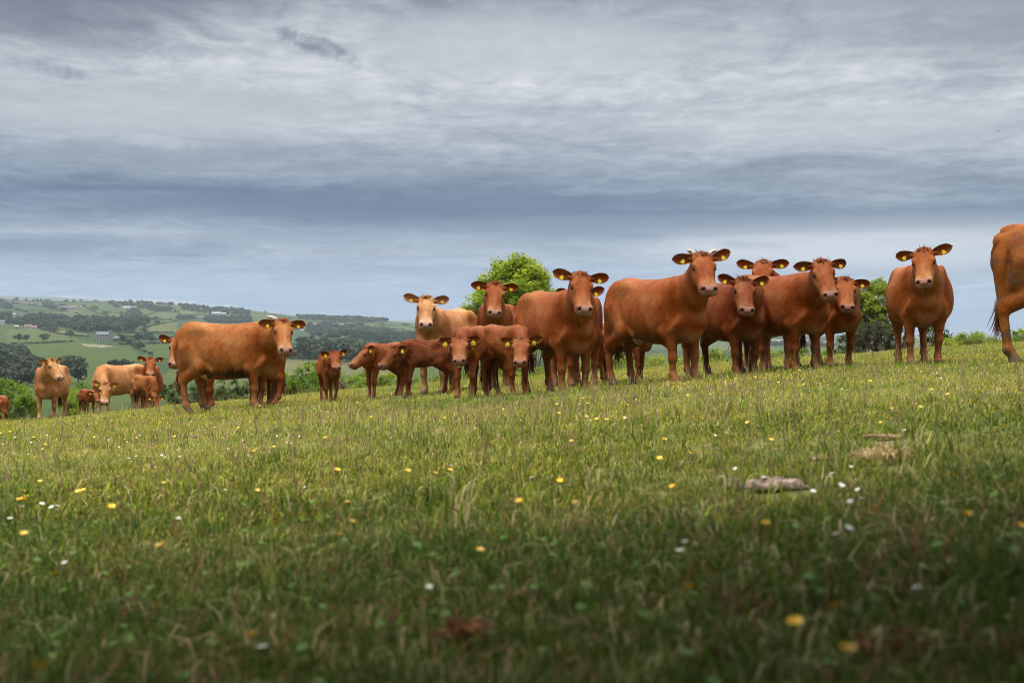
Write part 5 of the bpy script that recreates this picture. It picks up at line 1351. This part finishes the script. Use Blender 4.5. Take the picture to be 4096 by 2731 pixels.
def straw_clump(label, px, py, R_, n, cols, seed, h=.06):
    g = px_ground(px, py, .02); r = random.Random(seed); V = []; Fc = []; C = []
    for i in range(n):
        a = r.uniform(0, 6.28); rad = R_ * math.sqrt(r.random()); p0 = np.array([math.cos(a) * rad * 1.5, math.sin(a) * rad, r.uniform(0, .02)])
        d = np.array([r.gauss(0, 1), r.gauss(0, 1), r.uniform(.05, .9)]); d /= np.linalg.norm(d); l = r.uniform(.5, 1.3) * h
        sd = np.cross(d, [r.gauss(0, 1), r.gauss(0, 1), r.gauss(0, 1)]); sd = sd / (np.linalg.norm(sd) + 1e-6) * .0022
        b = len(V); V += [p0 - sd, p0 + sd, p0 + d * l * .6 + sd, p0 + d * l * .6 - sd, p0 + d * l + np.array([0, 0, -.3 * l])]; Fc += [(b, b + 1, b + 2, b + 3), (b + 3, b + 2, b + 4)]
        c = np.array(r.choice(cols)) * r.uniform(.7, 1.3); C += [c] * 5
    tag(link('dead_grass_clump', mesh_from('dead_grass_clump', V, Fc, [M_GRASS], None, False, np.array(C)), None, (g[0], g[1], g[2] + .02)), label, 'dead grass', kind='stuff')
straw_clump('curled pale clump of dead straw right of the bleached cow pat', 3530, 1838, .045, 160, [(.45, .36, .2), (.38, .28, .15)], 8, .09)
straw_clump('russet clump of dead grass in the dark foreground below centre', 1870, 2560, .018, 120, [(.22, .08, .04), (.17, .06, .03), (.28, .13, .06)], 9, .045)
straw_clump('small tan clump of dead grass above the russet one', 2080, 2400, .008, 30, [(.34, .21, .12)], 10, .03)
straw_clump('brown dead leaves in the dark grass at lower right', 3560, 2640, .03, 40, [(.13, .05, .025), (.18, .10, .03)], 11, .04)
straw_clump('red brown dead stems in the near grass right of centre', 3000, 2450, .02, 30, [(.13, .05, .03), (.17, .08, .04)], 12, .05)

# a swallow-like bird far up on the right
bx, by, bz = P3(3990, 525, 105.0)
mb = MB(); mb.add([(-.09, 0, .012), (0, -.018, 0), (.07, 0, 0), (0, .018, 0), (0, 0, .03), (0, 0, -.02)], [(0, 1, 4), (1, 2, 4), (2, 3, 4), (3, 0, 4), (1, 0, 5), (2, 1, 5), (3, 2, 5), (0, 3, 5)])
M_BIRD = simple_mat('dark_feathers', (.03, .03, .035), .7)
bo = link('bird', mb.mesh('bird', [M_BIRD], True), None, (bx, by, bz), math.radians(200)); tag(bo, 'small dark bird flying high in the grey sky at right', 'bird')
for sg in (1, -1):
    mb = MB(); mb.add([(.03, 0, .01), (-.02, 0, .01), (-.01, sg * .09, .06), (.025, sg * .09, .06), (-.05, sg * .19, -.03 if sg > 0 else .10), (-.03, sg * .18, -.02 if sg > 0 else .105)], [(0, 1, 2, 3), (3, 2, 4, 5)])
    link('wing', mb.mesh('wing', [M_BIRD]), bo)
# ------------------------------------------------------------------ air
m, nt = material('haze_air')
pv = nt.n('ShaderNodeVolumePrincipled', {'Density': HAZE, 'Color': (.76, .88, 1.0, 1), 'Anisotropy': .2})
nt.n('ShaderNodeOutputMaterial', {'Volume': pv.outputs[0]})
mb = MB(); mb.box((-16500, -60, -520), (16500, 9700, 330))
tag(link('haze', mb.mesh('haze', [m])), 'thin pale haze lying over the valley', kind='stuff')
